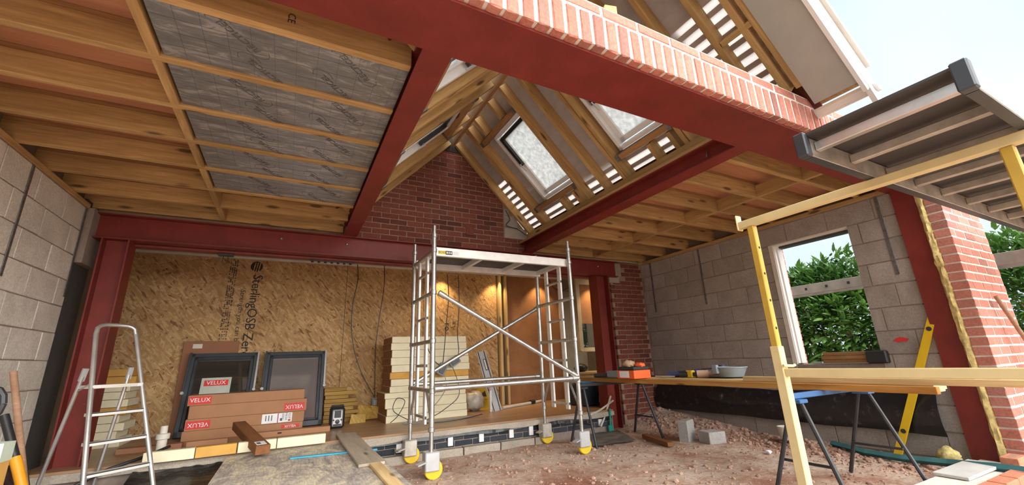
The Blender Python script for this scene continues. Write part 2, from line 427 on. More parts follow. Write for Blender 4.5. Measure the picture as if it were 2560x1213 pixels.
# ------------------------------------------------------------------ ground
def ground_z(x, y):
    z = .018 * noise.noise((x * 1.3, y * 1.3, 0)) + .012 * noise.noise((x * 4, y * 4, 3)) + .006 * noise.noise((x * 13, y * 13, 5))
    d = math.hypot((x - 5.3), (y - 5.2) * .55); z += .19 * max(0, 1 - d / 1.0) ** 1.5
    if x > 4.6: z += .055 * min(1, (x - 4.6) / .6) * min(1, max(0, (y - 2.0) / 2))
    if x < .9 and y > 2.6: z -= .0
    return z
fl = struct('floor')
NX, NY = 200, 180; gx = [-3.5 + i * (11.5 / NX) for i in range(NX + 1)]; gy = [-4 + j * (9.3 / NY) for j in range(NY + 1)]
gb = MB(); gb.v = [(x, y, ground_z(x, y)) for y in gy for x in gx]
gb.f = [(j * (NX + 1) + i, j * (NX + 1) + i + 1, (j + 1) * (NX + 1) + i + 1, (j + 1) * (NX + 1) + i) for j in range(NY) for i in range(NX)]
gb.build('earth', M_DIRT, fl, smooth=True)
far = MB().box(-60, 60, -60, 60, -.4, -.12).build('outer_ground', M_DIRT, fl)
pb = MB()
ico = bmesh.new(); bmesh.ops.create_icosphere(ico, subdivisions=1, radius=1); iv = [v.co.copy() for v in ico.verts]; ifc = [[v.index for v in f.verts] for f in ico.faces]; ico.free()
for i in range(2600):
    x = random.uniform(.8, 5.2); y = random.uniform(1.8, 5.0)
    if random.random() < .35: x = random.uniform(4.5, 5.22); y = random.uniform(1.7, 5.1)
    if y > 4.78 and x < 4.1: continue
    r = random.choice((.005, .006, .008, .01, .012, .018)) * random.uniform(.7, 1.3)
    if x > 4.7: r *= 1.5
    z = ground_z(x, y) + r * .25; sx, sy, sz = (r * random.uniform(.7, 1.4) for _ in range(3)); an = random.random() * 6.3
    pb.add([(x + (p.x * math.cos(an) - p.y * math.sin(an)) * sx, y + (p.x * math.sin(an) + p.y * math.cos(an)) * sy, z + p.z * sz * .7) for p in iv], ifc)
pe = pb.build('pebbles', M_STONE, fl, smooth=False); pe['kind'] = 'stuff'

# raised floor of the old house
FZ = .292; FY = 4.92
rf = struct('floor_back')
MB().box(-1.9, 4.15, FY, 6.8, FZ - .022, FZ).build('chipboard_deck', M_FLOORB, rf)
MB().box(4.15, 6.2, 5.3, 8.0, FZ - .022, FZ).build('chipboard_deck', M_FLOORB, rf)
sl = MB()
N = 60
for i in range(N + 1):
    x = -1.9 + i * (6.05 / N); zb = FZ - .022 - .05 - .03 * noise.noise((x * 1.7, 0, 4)); yo = FY - .02 + .012 * noise.noise((x * 5, 1, 2))
    sl.v += [(x, yo, FZ - .020), (x, yo - .01, zb), (x, FY + .25, FZ - .020), (x, FY + .25, zb)]
for i in range(N):
    a = i * 4; b = a + 4; sl.f += [(a, b, b + 1, a + 1), (a + 1, b + 1, b + 3, a + 3), (a + 2, a, b, b + 2)]
sl.build('screed_edge', M_CONC, rf)
MB().box(-1.9, 4.15, FY + .02, 5.3, -.1, FZ - .022).build('footing', M_BLOCKM, rf)
def kb(p, q, za, zb): return (p, q)
courses(rf, 'brick', M_BLUEBR, (0, FY + .012, 0), (1, 0, 0), (0, 1, 0), .55, 4.12, .085, 2, .225, .065, .215, .058, .1)
courses(rf, 'concrete_slab_piece', M_CONC, (0, FY - .07, 0), (1, 0, 0), (0, 1, 0), .75, 3.0, -.03, 1, .47, .12, .455, .105, .16)
ws = [1.155, 1.735, 2.12, 2.52, 2.80, 3.9]
for x in ws: MB().cbox(x - .03, x + .03, FY - .012, FY + .012, .10, .205, .003).build('vent_block', M_WHITE, rf)
# damp-proof sheet draped along the step
db = MB(); N = 70
for i in range(N + 1):
    x = .6 + i * (3.5 / N); w = .03 + .028 * abs(noise.noise((x * 1.6, 3, 1))) + (.05 if abs(x - 3.05) < .2 else 0) * (1 - abs(x - 3.05) / .2); y = FY - .018 + .012 * noise.noise((x * 7, 2, 2))
    zt = .225 + .012 * noise.noise((x * 2, 8, 1)) + (.05 * (1 - abs(x - 3.0) / .35) if abs(x - 3.0) < .35 else 0)
    db.v += [(x, y, zt), (x, y - .006, zt - w)]
for i in range(N): a = i * 2; db.f.append((a, a + 2, a + 3, a + 1))
tag(db.build('damp_proof_strip', M_DPM), 'strip of black damp proof plastic along the raised floor edge', 'plastic strip')

# ------------------------------------------------------------------ steel frame
def ibeam(name, p0, p1, d, bw, tf, tw, up, label, cat='beam'):
    """I section from p0 to p1 (centre line), depth d along up, flange width bw"""
    p0 = V(p0); p1 = V(p1); t = thing(name, p0, label, cat); up = V(up).normalized()
    MB().bar(p0, p1, tw, d - 2 * tf, up).build('web', M_RED, t)
    for s in (-1, 1):
        o = up * s * (d - tf) / 2; MB().bar(p0 + o, p1 + o, bw, tf, up).build('flange', M_RED, t)
    return t
bb = ibeam('steel_beam', (-1.80, 5.135, 2.385), (4.66, 5.135, 2.385), .25, .15, .012, .009, (0, 0, 1), 'long dark red steel beam across the back opening under brick gable')
MB().box(-1.62, 4.45, 5.21, 5.30, 2.235, 2.255).build('soffit_plate', M_RED, bb)
for x in (-.19, .50, 4.30): MB().lathe([(.014, 0), (.014, -.01), (.006, -.018)], (x, 5.128, 2.42), 8, 'y').build('bolt', M_GALV, bb)
ibeam('steel_beam', (.524, 1.68, 2.587), (.524, 5.13, 2.587), .152, .152, .011, .008, (0, 0, 1), 'dark red steel beam running to the back, beside silver insulation boards')
rb = ibeam('steel_beam', (2.955, 1.68, 2.587), (2.955, 5.13, 2.587), .152, .152, .011, .008, (0, 0, 1), 'dark red steel beam running to the back, under the roof windows')
MB().tube([(2.945, 1.98, 2.63), (2.925, 1.98, 2.57)], .006, 8).build('bolt', M_GALV, rb)
fb = thing('steel_beam', (1.7, 1.5, 2.51), 'bright red steel lintel beam across the front under upright bricks', 'beam')
MB().box(-2.1, 5.45, 1.355, 1.685, 2.50, 2.515).build('bottom_plate', M_RED, fb)
MB().box(-2.1, 5.45, 1.56, 1.57, 2.515, 2.74).build('web', M_RED, fb)
MB().box(-2.1, 5.45, 1.485, 1.645, 2.73, 2.745).build('flange', M_RED, fb)
lc = ibeam('steel_column', (-1.55, 5.15, -.05), (-1.55, 5.15, 2.26), .205, .205, .012, .009, (1, 0, 0), 'dark red steel column in the left back corner behind stepladder', 'column')
rc = ibeam('steel_column', (4.30, 5.14, -.05), (4.30, 5.14, 2.26), .235, .2, .012, .009, (1, 0, 0), 'dark red steel column beside the brick pier at the back right', 'column')
fc = ibeam('steel_column', (5.31, 1.565, -.08), (5.31, 1.565, 2.50), .155, .175, .012, .009, (1, 0, 0), 'bright red steel column beside yellow wool and front brick pier', 'column')

# ------------------------------------------------------------------ right block wall with window opening
XR = 5.26
wr_ = struct('wall_right')
win = (2.09, 2.92, .84, 2.275)
mb = MB()
for (a, b, c, d) in ((1.67, 2.09, -.1, 2.51), (2.92, 5.25, -.1, 2.51), (2.09, 2.92, -.1, .835), (2.09, 2.92, 2.28, 2.51)): mb.box(XR + .008, XR + .10, a, b, c, d)
mb.build('mortar', M_BLOCKM, wr_)
courses(wr_, 'concrete_block', M_BLOCK, (XR, 0, 0), (0, 1, 0), (1, 0, 0), 1.66, 5.15, .024, 11, .446, .2257, .437, .217, .098, cut=[win], offs=[.0, .21, .05, .23], zmax=2.51)
for (a, b, c, d) in ((1.43, 2.03, -.1, 2.55), (2.97, 5.6, -.1, 2.55), (2.03, 2.97, -.1, .80), (2.03, 2.97, 2.31, 2.55)): MB().box(XR + .215, XR + .31, a, b, c, d).build('outer_leaf', M_MORTF, wr_)
courses(wr_, 'brick', M_BRICKF, (XR + .31, 2.955, 0), (-1, 0, 0), (0, 1, 0), 0, .10, .81, 19, .12, .078, .1, .066, .05)
MB().box(XR + .09, XR + .22, 2.03, 2.97, .80, .84).build('window_sill', M_BLOCK, wr_)
w1 = struct('window_1')
MB().cbox(XR + .01, XR + .185, 2.898, 2.93, .85, 2.28, .004).build('jamb_closer', M_WHITE, w1)
MB().cbox(XR + .06, XR + .13, 2.885, 2.90, .85, 2.28, .003).build('jamb_bead', M_WHITE, w1)
MB().cbox(XR + .01, XR + .10, 2.09, 2.92, 2.262, 2.282, .003).build('head_closer', M_OFFW, w1)
MB().cbox(XR + .10, XR + .19, 2.09, 2.92, 2.235, 2.275, .003).build('head_lintel', M_DKGREY, w1)
MB().cbox(XR - .004, XR + .012, 2.905, 2.96, .84, 2.28, .003).build('jamb_mortar', M_OFFW, w1)
tp = timber('wall_plate', (XR + .047, 1.69, 2.533), (XR + .047, 5.2, 2.533), .095, .047, M_JOIST, wr_)
for y, sd in ((4.925, 1), (3.97, 1), (1.78, 1)):
    t = tag(MB().cbox(XR - .006, XR - .001, y - .015, y + .015, 1.68, 2.50, .001).build('restraint_strap', M_ZINC), {4.925: 'thin steel strap on right block wall beside back brick pier', 3.97: 'thin steel strap on right block wall, midway to the window', 1.78: 'thin steel strap on right block wall beside front red column'}[y], 'strap', 'restraint straps on the right wall')

# ------------------------------------------------------------------ left block wall
XL = -1.765
wl = struct('wall_left')
MB().box(XL - .1, XL - .008, .6, 4.98, -.1, 2.51).build('mortar', M_BLOCKM, wl)
courses(wl, 'concrete_block', M_BLOCKL, (XL, 0, 0), (0, 1, 0), (-1, 0, 0), 1.2, 4.96, .024, 11, .446, .2257, .437, .217, .098, offs=[.08, .30, .12, .33], zmax=2.51)
MB().box(-2.1, XL - .02, 4.98, 5.35, -.1, 2.6).build('dark_return', simple('dark_mortar', (.06, .055, .05), .95, bmp=.4, scale=20), wl)  # near-black mortar tone over the whole return beside the left column
MB().box(XL - .03, XL + .04, 4.99, 5.3, 2.0, 2.52).build('padstone', M_BLOCKM, wl)
timber('wall_plate', (XL - .047, .6, 2.533), (XL - .047, 5.0, 2.533), .095, .047, M_JOIST, wl)
for y, lb in ((4.0, 'thin steel strap on left block wall, nearer the camera'), (4.93, 'thin steel strap on left block wall beside back column')):
    tag(MB().cbox(XL + .001, XL + .006, y - .015, y + .015, 1.68, 2.50, .001).build('restraint_strap', M_ZINC), lb, 'strap', 'restraint straps on the left wall')

# ------------------------------------------------------------------ back room behind the beam
wbk = struct('wall_back')
YO = 6.80
for i, (a, b) in enumerate(((-1.95, -.52), (-.515, .70), (.705, 1.92), (1.925, 3.27))):
    MB().cbox(a, b, YO, YO + .018, FZ, 2.56, .002).build('osb_sheet', M_OSB, wbk)
MB().cbox(3.50, 4.62, YO, YO + .012, FZ, 2.56, .002).build('hardboard_sheet', M_BROWNB if 'M_BROWNB' in globals() else M_KRAFT, wbk)
for x in (3.325, 3.44): timber('stud', (x, YO - .02, FZ), (x, YO - .02, 2.56), .095, .045, M_PALE, wbk, up=(1, 0, 0))
MB().box(-2.1, 4.7, YO + .02, YO + .1, 0, 2.7).build('lining', M_DARKROOM, wbk)
MB().box(4.62, 4.70, YO - .02, YO + 1.6, FZ, 2.6).build('door_lining', M_CREAMC, wbk)
MB().box(4.6, 6.9, 8.2, 8.3, 0, 2.7).build('kitchen_wall', M_CREAMC, wbk)
MB().box(6.3, 6.4, 5.25, 8.2, 0, 2.7).build('kitchen_wall', M_CREAMC, wbk)
MB().box(-2.1, -1.95, 5.2, 6.9, 0, 2.7).build('side_wall', M_DARKROOM, wbk)
cb = struct('ceiling_back')
MB().box(-2.1, 6.4, 5.25, 8.3, 2.565, 2.60).build('plasterboard', M_PLASTERC, cb)
MB().box(-1.5, 4.4, 5.30, 5.35, 2.26, 2.565).build('downstand', M_PLASTERC, cb)
MB().box(-1.95, 4.6, 6.765, 6.80, 2.535, 2.565).build('ceiling_edge', M_OFFW, cb)

# back right brick pier + gable brickwork
wg = struct('wall_gable')
YG = 5.15
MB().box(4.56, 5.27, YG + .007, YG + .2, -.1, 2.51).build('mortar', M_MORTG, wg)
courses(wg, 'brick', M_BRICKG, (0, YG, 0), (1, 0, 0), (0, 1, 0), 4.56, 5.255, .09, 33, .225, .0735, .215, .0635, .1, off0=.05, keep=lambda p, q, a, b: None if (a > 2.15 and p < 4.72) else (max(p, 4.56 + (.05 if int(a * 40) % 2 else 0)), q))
MB().cbox(4.52, 4.74, YG - .02, YG + .1, 2.17, 2.26, .01).build('padstone', M_CONC, wg)
MB().cbox(4.665, 4.80, YG - .01, YG + .1, 2.26, 2.50, .01).build('mortar_fill', M_CONC, wg)
SL = 1.04; X0 = 1.834; Z0 = 4.08
def roofz(x): return Z0 - SL * abs(x - X0)
def kg(p, q, za, zb):
    xm = (zb - Z0 - .1) / SL
    lo = X0 + xm; hi = X0 - xm
    if za > 2.72: hi = min(hi, 2.63) if za < 3.25 else hi
    lo = max(lo, .60); p2 = max(p, lo); q2 = min(q, hi)
    if 2.72 < (za + zb) / 2 < 2.85 and q2 > 2.03 and p2 < 2.16:
        if p2 < 2.03: return (p2, 2.03)
        return (2.16, q2)
    return (p2, q2)
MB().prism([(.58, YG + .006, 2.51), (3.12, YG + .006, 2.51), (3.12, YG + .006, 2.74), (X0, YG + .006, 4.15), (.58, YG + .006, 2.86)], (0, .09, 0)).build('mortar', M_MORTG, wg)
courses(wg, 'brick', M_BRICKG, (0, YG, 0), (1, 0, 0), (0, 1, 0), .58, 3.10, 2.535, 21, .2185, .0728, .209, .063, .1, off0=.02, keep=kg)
MB().prism([(X0 - .16, YG - .012, 3.95), (X0 + .16, YG - .012, 3.95), (X0, YG - .012, 4.24)], (0, .08, 0)).build('apex_dark_infill', M_INK, wg)  # black solid added: darkness of the apex hole, also stops a light leak
MB().box(.36, .585, YG + .006, YG + .09, 2.51, 2.72).build('mortar', M_MORTG, wg)
MB().cbox(2.035, 2.155, YG - .012, YG + .03, 2.715, 2.845, .004).build('air_brick', M_BRICKG, wg)
for (a, b, c, d) in ((2.64, 3.02, 2.735, 2.90), (2.64, 2.86, 2.905, 3.08), (2.64, 2.72, 3.085, 3.19)): MB().cbox(a, b, YG - .006, YG + .05, c, d, .006).build('concrete_block', M_CONC if c < 2.8 else M_BLOCK, wg)
# ------------------------------------------------------------------ flat ceilings: joists, noggins, deck
JY = [1.93, 2.385, 2.845, 3.30, 3.75, 4.21, 4.67, 5.12]
JB = 2.557; JH = .145
def flat(name, x0, x1, nx):
    c = struct(name)
    for i, y in enumerate(JY):
        timber('joist', (x0, y, JB + JH / 2), (x1, y, JB + JH / 2), .048, JH, M_JOIST, c)
        timber('firring', (x0, y, JB + JH + .016), (x1, y, JB + JH + .016), .042, .031, M_OAK, c)
    for i in range(len(JY) - 1):
        ya, yb = JY[i] + .024, JY[i + 1] - .024
        timber('noggin', (nx, ya, JB + .065), (nx, yb, JB + .065), .045, .13, M_JOIST, c)
    timber('noggin', (nx, 1.69, JB + .065), (nx, JY[0] - .024, JB + .065), .045, .13, M_JOIST, c)
    timber('edge_joist', (x0, 1.715, JB + .09), (x1, 1.715, JB + .09), .04, .18, M_JOIST, c)
    ys = [1.33, 2.5, 3.75, 5.3]
    for a, b in zip(ys, ys[1:]): MB().cbox(x0 - .05, x1 + .05, a, b - .004, JB + JH + .032, JB + JH + .05, .002).build('deck_panel', M_PLY, c)
    return c
flat('ceiling_left', -1.86, .445, -.745)
flat('ceiling_right', 3.035, 5.36, 4.22)
MB().box(5.36, 5.37, 1.4, 5.3, 2.55, 2.8).build('closing_board', M_DARKROOM, bpy.data.objects['ceiling_right'])
MB().box(-1.87, -1.86, .6, 5.3, 2.55, 2.8).build('closing_board', M_DARKROOM, bpy.data.objects['ceiling_left'])

# foil faced insulation boards between the left joists
lbl = ['foil insulation board between joists, cleanest and nearest the front beam', 'foil insulation board between joists, second from the front beam', 'smooth dark grey foil insulation board between joists, third from the front beam', 'stained foil insulation board between joists, fourth from the front beam', 'narrow looking stained foil insulation board between joists, nearest the back beam']
for i in range(5):
    ya, yb = JY[i] + .026, JY[i + 1] - .026; zb = JB + .012
    t = thing('insulation_board', (-.13, (ya + yb) / 2, zb), lbl[i], 'insulation', 'foil insulation boards fitted in the left ceiling')
    mw = Matrix.Translation((-.13, (ya + yb) / 2, zb + .05))
    hx = .578; hy = (yb - ya) / 2
    MB().cbox(-hx, hx, -hy, hy, -.05, .05, .004).build('foil_face', M_FOIL, t, mw=mw)
    g = MB()                                                    # printed cutting grid
    for k in range(1, 12): x = -.13 - hx + k * .1; g.box(x - .0006, x + .0006, ya + .01, yb - .01, zb - .0008, zb - .0002)
    for k in range(1, 4): y = ya + k * .1; g.box(-.13 - hx + .01, -.13 + hx - .01, y - .0005, y + .0005, zb - .0008, zb - .0002)
    g.build('printed_grid', M_INKG, t)
    for (cx, cy) in ((.175, ya + .10), (-.36, ya + .10), (.10, yb - .08), (-.25, yb - .06)):
        d = V((-.70, -.71, 0)).normalized(); u = V((-d.y, d.x, 0)); ctr = V((cx, cy, zb - .001))
        sx = .13
        if cy + .1 > yb or cy - .1 < ya: pass
        def inside(p): return ya + .004 < p.y < yb - .004
        text_mesh('RECTICEL', .05, M_INKG, 'printed_lettering', t, ctr, d, V((-.71, .70, 0)), spacing=1.05, outline=True, fit=.23)
        for sgn in (-1, 1):
            pts = []
            for k in range(14):
                a = math.radians(-60 + 190 * k / 13); p = ctr + d * sgn * (.11 + .06 * math.cos(a)) + u * sgn * (.042 * math.sin(a) + .002)
                if inside(p): pts.append(p)
            if len(pts) > 3: MB().tube(pts, .0014, 4).build('printed_swoosh', M_INKG, t)
def stamp(parent, o, xd, yd, s):
    text_mesh('CE', s, M_INK, 'printed_stamp', parent, o, xd, yd)
stamp(bpy.data.objects['ceiling_left'], (-.14, JY[0] - .0252, 2.635), (0, 0, -1), (1, 0, 0), .048)

# ------------------------------------------------------------------ vaulted roof
rs = struct('ceiling_vault')
th = math.atan(SL); nR = V((math.sin(th), 0, math.cos(th))); nL = V((-math.sin(th), 0, math.cos(th)))
RD = .12
def rp(side, x, y, o=0):        # point on the rafter underside plane of a slope, o = height above it along the normal
    xx = X0 + side * (x - X0); n = nR if side > 0 else nL
    return V((xx, y, roofz(x))) + n * o
def rafter(side, y, x0, x1, name='rafter', mat=M_RAFT, w=.047):
    timber(name, rp(side, x0, y, RD / 2), rp(side, x1, y, RD / 2), w, RD, mat, rs, up=(nR if side > 0 else nL))
full = [5.118, 4.70, 4.645, 3.665, 3.335, 3.03, 2.975, 2.21, 2.155, 1.86, 1.55]
for side in (1, -1):
    for y in full: rafter(side, y, X0 + .03, 3.22)
    rafter(side, 1.345, X0 + .03, 3.06 if side > 0 else 3.22); rafter(side, 1.265, X0 + .03, 3.06 if side > 0 else 3.22)
    for (ya, yb, jt, jb) in ((3.69, 4.62, (3.98, 4.40), (4.08, 3.80)), (2.235, 2.95, (2.6,), (2.55, 2.31))):
        for xq, nm in ((2.07, 't'), (2.87, 'b')):
            p = rp(side, xq, ya, .055); q = rp(side, xq, yb, .055)
            tr = timber('trimmer', p, q, .06, .11, M_OAK, rs, up=(nR if side > 0 else nL))
            for yy, sg in ((ya, 1), (yb, -1)):
                e = rp(side, xq, yy + sg * .02, .05)
                hg = MB().bar(e - V((0, .022, 0)), e + V((0, .022, 0)), .072, .122, nR if side > 0 else nL).build('joist_hanger', M_ZINC, tr)
        for y in jt: rafter(side, y, X0 + .03, 2.04, 'jack_rafter')
        for y in jb: rafter(side, y, 2.90, 3.22, 'jack_rafter')
    for xq in (2.66,): 
        for (a, b) in ((1.29, 1.52),):
            timber('lookout', rp(side, xq, a, .06), rp(side, xq, b, .06), .045, .12, M_RAFT, rs, up=(nR if side > 0 else nL))
timber('ridge_board', (X0, 1.05, 4.125), (X0, 5.10, 4.125), .04, .20, M_OAK, rs)
timber('sole_plate', (2.955, 1.70, 2.679), (2.955, 5.13, 2.679), .150, .032, M_RAFT, rs)
timber('sole_plate', (.524, 1.70, 2.685), (.524, 5.13, 2.685), .150, .045, M_RAFT, rs)
for side in (1, -1):
    xx = X0 + side * (3.03 - X0); timber('packer', (xx, 1.70, 2.765), (xx, 5.13, 2.765), .03, .14, M_RAFT, rs)
# membrane, eaves ply, battens, tiles
def slab(side, xa, xb, ya, yb, o0, o1, name, mat, parent=rs):
    a, b, c, d = rp(side, xa, ya, o0), rp(side, xb, ya, o0), rp(side, xb, yb, o0), rp(side, xa, yb, o0)
    n = (nR if side > 0 else nL) * (o1 - o0)
    return MB().prism([a, b, c, d], n).build(name, mat, parent)
wins = [(2.10, 2.84, 3.72, 4.40), (2.10, 2.84, 2.26, 2.90)]
for side in (1, -1):
    mo = RD + .001
    mbm = MB()
    def memb(xa, xb, ya, yb):
        mbm.add([rp(side, xa, ya, mo), rp(side, xb, ya, mo), rp(side, xb, yb, mo), rp(side, xa, yb, mo)], [(0, 1, 2, 3)])
    for (xa, xb, ya, yb) in ((X0, 2.10, 1.0, 5.2), (2.84, 3.05, 1.0, 5.2), (2.10, 2.84, 4.40, 5.2), (2.10, 2.84, 2.90, 3.72), (2.10, 2.84, 1.0, 2.26)): memb(xa, xb, ya, yb)
    mbm.build('membrane', M_MEMB, rs)
    slab(side, 3.03, 3.26, 1.26, 5.2, RD, RD + .012, 'eaves_ply', M_REDPLY)
    x = X0 + .03; 
    while x < 3.2:
        for (ya, yb) in ((1.0, 5.2),):
            segs = [(ya, yb)]
            for (wa, wb_, wy0, wy1) in wins:
                if wa - .03 < x < wb_ + .01: segs = [s for (p, q) in segs for s in ((p, min(q, wy0 - .01)), (max(p, wy1 + .01), q)) if s[1] - s[0] > .05]
            for (p, q) in segs: slab(side, x, x + .030, p, q, RD + .002, RD + .026, 'roof_batten', M_OAK)
        x += .0695
    tl = MB()
    def tiles(xa, xb, ya, yb):
        x = xa
        while x < xb - .02:
            x2 = min(x + .11, xb)
            a, b, c, d = rp(side, x, ya, RD + .030), rp(side, x2, ya, RD + .045), rp(side, x2, yb, RD + .045), rp(side, x, yb, RD + .030)
            tl.prism([a, b, c, d], (nR if side > 0 else nL) * .012); x = x2
    lo = 2.43 if side > 0 else 3.2; lo2 = 2.90 if side > 0 else 3.2
    for (ya, yb, xe) in ((1.0, 1.76, lo), (1.76, 2.25, lo2), (2.91, 3.71, lo2), (4.41, 4.66, lo2), (4.66, 5.25, lo)): tiles(X0 - .02, xe, ya, yb)
    for (ya, yb) in ((2.25, 2.91), (3.71, 4.41)): tiles(X0 - .02, 2.09, ya, yb); tiles(2.86, lo2, ya, yb)
    tl.build('tile_courses', M_GREYP, rs)
# roof windows
k = 2
for side, nm in ((1, 'right'), (-1, 'left')):
    for (xa, xb, ya, yb) in wins:
        w = struct('window_%d' % k); k += 1; n = nR if side > 0 else nL
        f = MB(); t_ = .035
        for (a, b, c, d) in ((xa, xb, ya, ya + t_), (xa, xb, yb - t_, yb), (xa, xa + t_ * .75, ya, yb), (xb - t_ * .75, xb, ya, yb)):
            f.prism([rp(side, a, c, .065), rp(side, b, c, .065), rp(side, b, d, .065), rp(side, a, d, .065)], n * .15)
        f.build('frame', M_WHITE, w)
        s_ = MB(); i = .035
        for (a, b, c, d) in ((xa + i, xb - i, ya + i, ya + i + .05), (xa + i, xb - i, yb - i - .05, yb - i), (xa + i, xa + i + .04, ya + i, yb - i), (xb - i - .04, xb - i, ya + i, yb - i)):
            s_.prism([rp(side, a, c, .13), rp(side, b, c, .13), rp(side, b, d, .13), rp(side, a, d, .13)], n * .06)
        s_.build('sash', M_WHITE, w)
        slab(side, xa + .06, xb - .06, ya + .06, yb - .06, .155, .165, 'pane', M_FILM, w)
        g = MB()
        g.prism([rp(side, xa + .045, ya + .05, .085), rp(side, xa + .075, ya + .05, .085), rp(side, xa + .075, yb - .06, .085), rp(side, xa + .045, yb - .06, .085)], n * .03)
        g.prism([rp(side, xa + .05, yb - .105, .075), rp(side, xa + .36, yb - .105, .075), rp(side, xa + .36, yb - .06, .075), rp(side, xa + .05, yb - .06, .075)], n * .04)
        g.build('opening_gear', M_BLACK, w)
        a = rp(side, xa + .34, yb - .09, .075)
        MB().tube([a, a - n * .03 - V((0, .01, 0)), rp(side, xa + .42, yb - .12, .05)], .008, 8).build('handle', M_SILV, w, smooth=True)
# front verge: soffit board, bargeboard, capping
for side in (1, -1):
    slab(side, X0, 3.17, .985, 1.245, -.012, 0, 'verge_soffit', M_SOFFIT)
    slab(side, X0, 3.22, .955, .980, -.03, .16, 'bargeboard', M_WHITE)
    slab(side, X0 - .03, 3.16, .93, 1.02, .16, .195, 'verge_capping', M_OFFW)
    timber('verge_noggin', rp(side, 3.155, 1.0, .045), rp(side, 3.155, 1.245, .045), .05, .09, M_PALE, rs, up=(nR if side > 0 else nL))
g = MB(); gx0 = X0 + (3.27 - X0)
for i in range(9):
    a = math.pi * i / 8; g.v += [(gx0 + .055 - .055 * math.cos(a), .93, 2.70 - .055 * math.sin(a)), (gx0 + .055 - .055 * math.cos(a), 1.32, 2.70 - .055 * math.sin(a))]
for i in range(8): g.f.append((2 * i, 2 * i + 1, 2 * i + 3, 2 * i + 2))
g.build('gutter', M_WHITE, rs)
MB().prism([rp(1, 3.13, .95, .02), rp(1, 3.45, .95, -.02), rp(1, 3.45, .95, .05), rp(1, 3.13, .95, .12)], (0, .03, 0)).build('barge_foot', M_WHITE, rs)

# ------------------------------------------------------------------ front facade: soldier course, stretcher course, pier
wf = struct('wall_front')
YF = 1.31
MB().box(-2.1, 5.19, YF + .004, YF + .105, 2.522, 2.79).build('mortar', M_MORTF, wf)
sm = []
for kk in range(6):
    b = MB().cbox(-.0325, .0325, -.052, .052, -.098, .098, .006); b.v = [(x + random.uniform(-.003, .003), y, z + random.uniform(-.003, .003)) for x, y, z in b.v]
    me = b.mesh('soldier_brick'); me.materials.append(M_BRICKF); sm.append(me)
x = 1.345
xs = []
while x > -.4: x -= .0843
while x < 5.15: xs.append(x); x += .0843
for x in xs: put('soldier_brick', random.choice(sm), None, wf, Matrix.Translation((x, YF + .050 + random.uniform(-.002, .002), 2.612)))
courses(wf, 'brick', M_BRICKF, (0, YF, 0), (1, 0, 0), (0, 1, 0), -.3, 5.15, 2.725, 1, .2535, .066, .238, .060, .1, off0=1.30 - .2535 * 6)
px0, px1 = 5.205, 6.15
MB().box(px0 + .006, px1 - .006, YF + .004, YF + .11, -.15, 2.84).build('mortar', M_MORTF, wf)
courses(wf, 'brick', M_BRICKF, (0, YF, 0), (1, 0, 0), (0, 1, 0), px0, px1, -.07, 36, .234, .0805, .221, .0685, .11, off0=px0)
for i in range(3): MB().cbox(5.30 + i * .19, 5.48 + i * .19, YF + .13, YF + .3, -.1, 2.5, .01).build('inner_leaf', M_BLOCK, wf)
# mineral wool seen between column and pier
wb2 = MB(); N = 70
for i in range(N + 1):
    z = .03 + 2.36 * i / N
    for j in range(5):
        y = 1.418 + .06 * j / 4; x = 5.215 + .02 * noise.noise((z * 9, j * .9, 1)) + .012 * noise.noise((z * 30, j, 2)) - .02 * math.sin(j / 4 * math.pi) + (-.02 if 1.7 < z < 1.8 else 0)
        wb2.v.append((x, y + .008 * noise.noise((z * 12, j, 7)), z))
for i in range(N):
    for j in range(4): a = i * 5 + j; wb2.f.append((a, a + 1, a + 6, a + 5))
tag(wb2.build('insulation_batt', M_WOOL, smooth=True), 'ragged yellow mineral wool squeezed between red column and front pier', 'insulation')
MB().box(5.235, 5.4, 1.412, 1.48, 0, 2.45).build('insulation_core', M_WOOL, bpy.data.objects['insulation_batt'])
# low wall stub in front of the column
st = struct('wall_stub')
MB().cbox(3.9, 5.3, 1.25, 1.62, -.1, .06, .02).build('mortar_bed', M_MORTF, st)
courses(st, 'brick', M_BRICKN, (0, 1.23, 0), (1, 0, 0), (0, 1, 0), 4.0, 5.2, -.06, 2, .234, .0805, .221, .0685, .1)

tag(MB().prism([(1.33, 1.335, 2.79), (1.43, 1.335, 2.79), (1.43, 1.335, 2.87), (1.345, 1.335, 2.845)], (0, .06, 0)).build('timber_wedge', M_LEVEL), 'small yellow wedge standing on top of the front brick course', 'wedge')
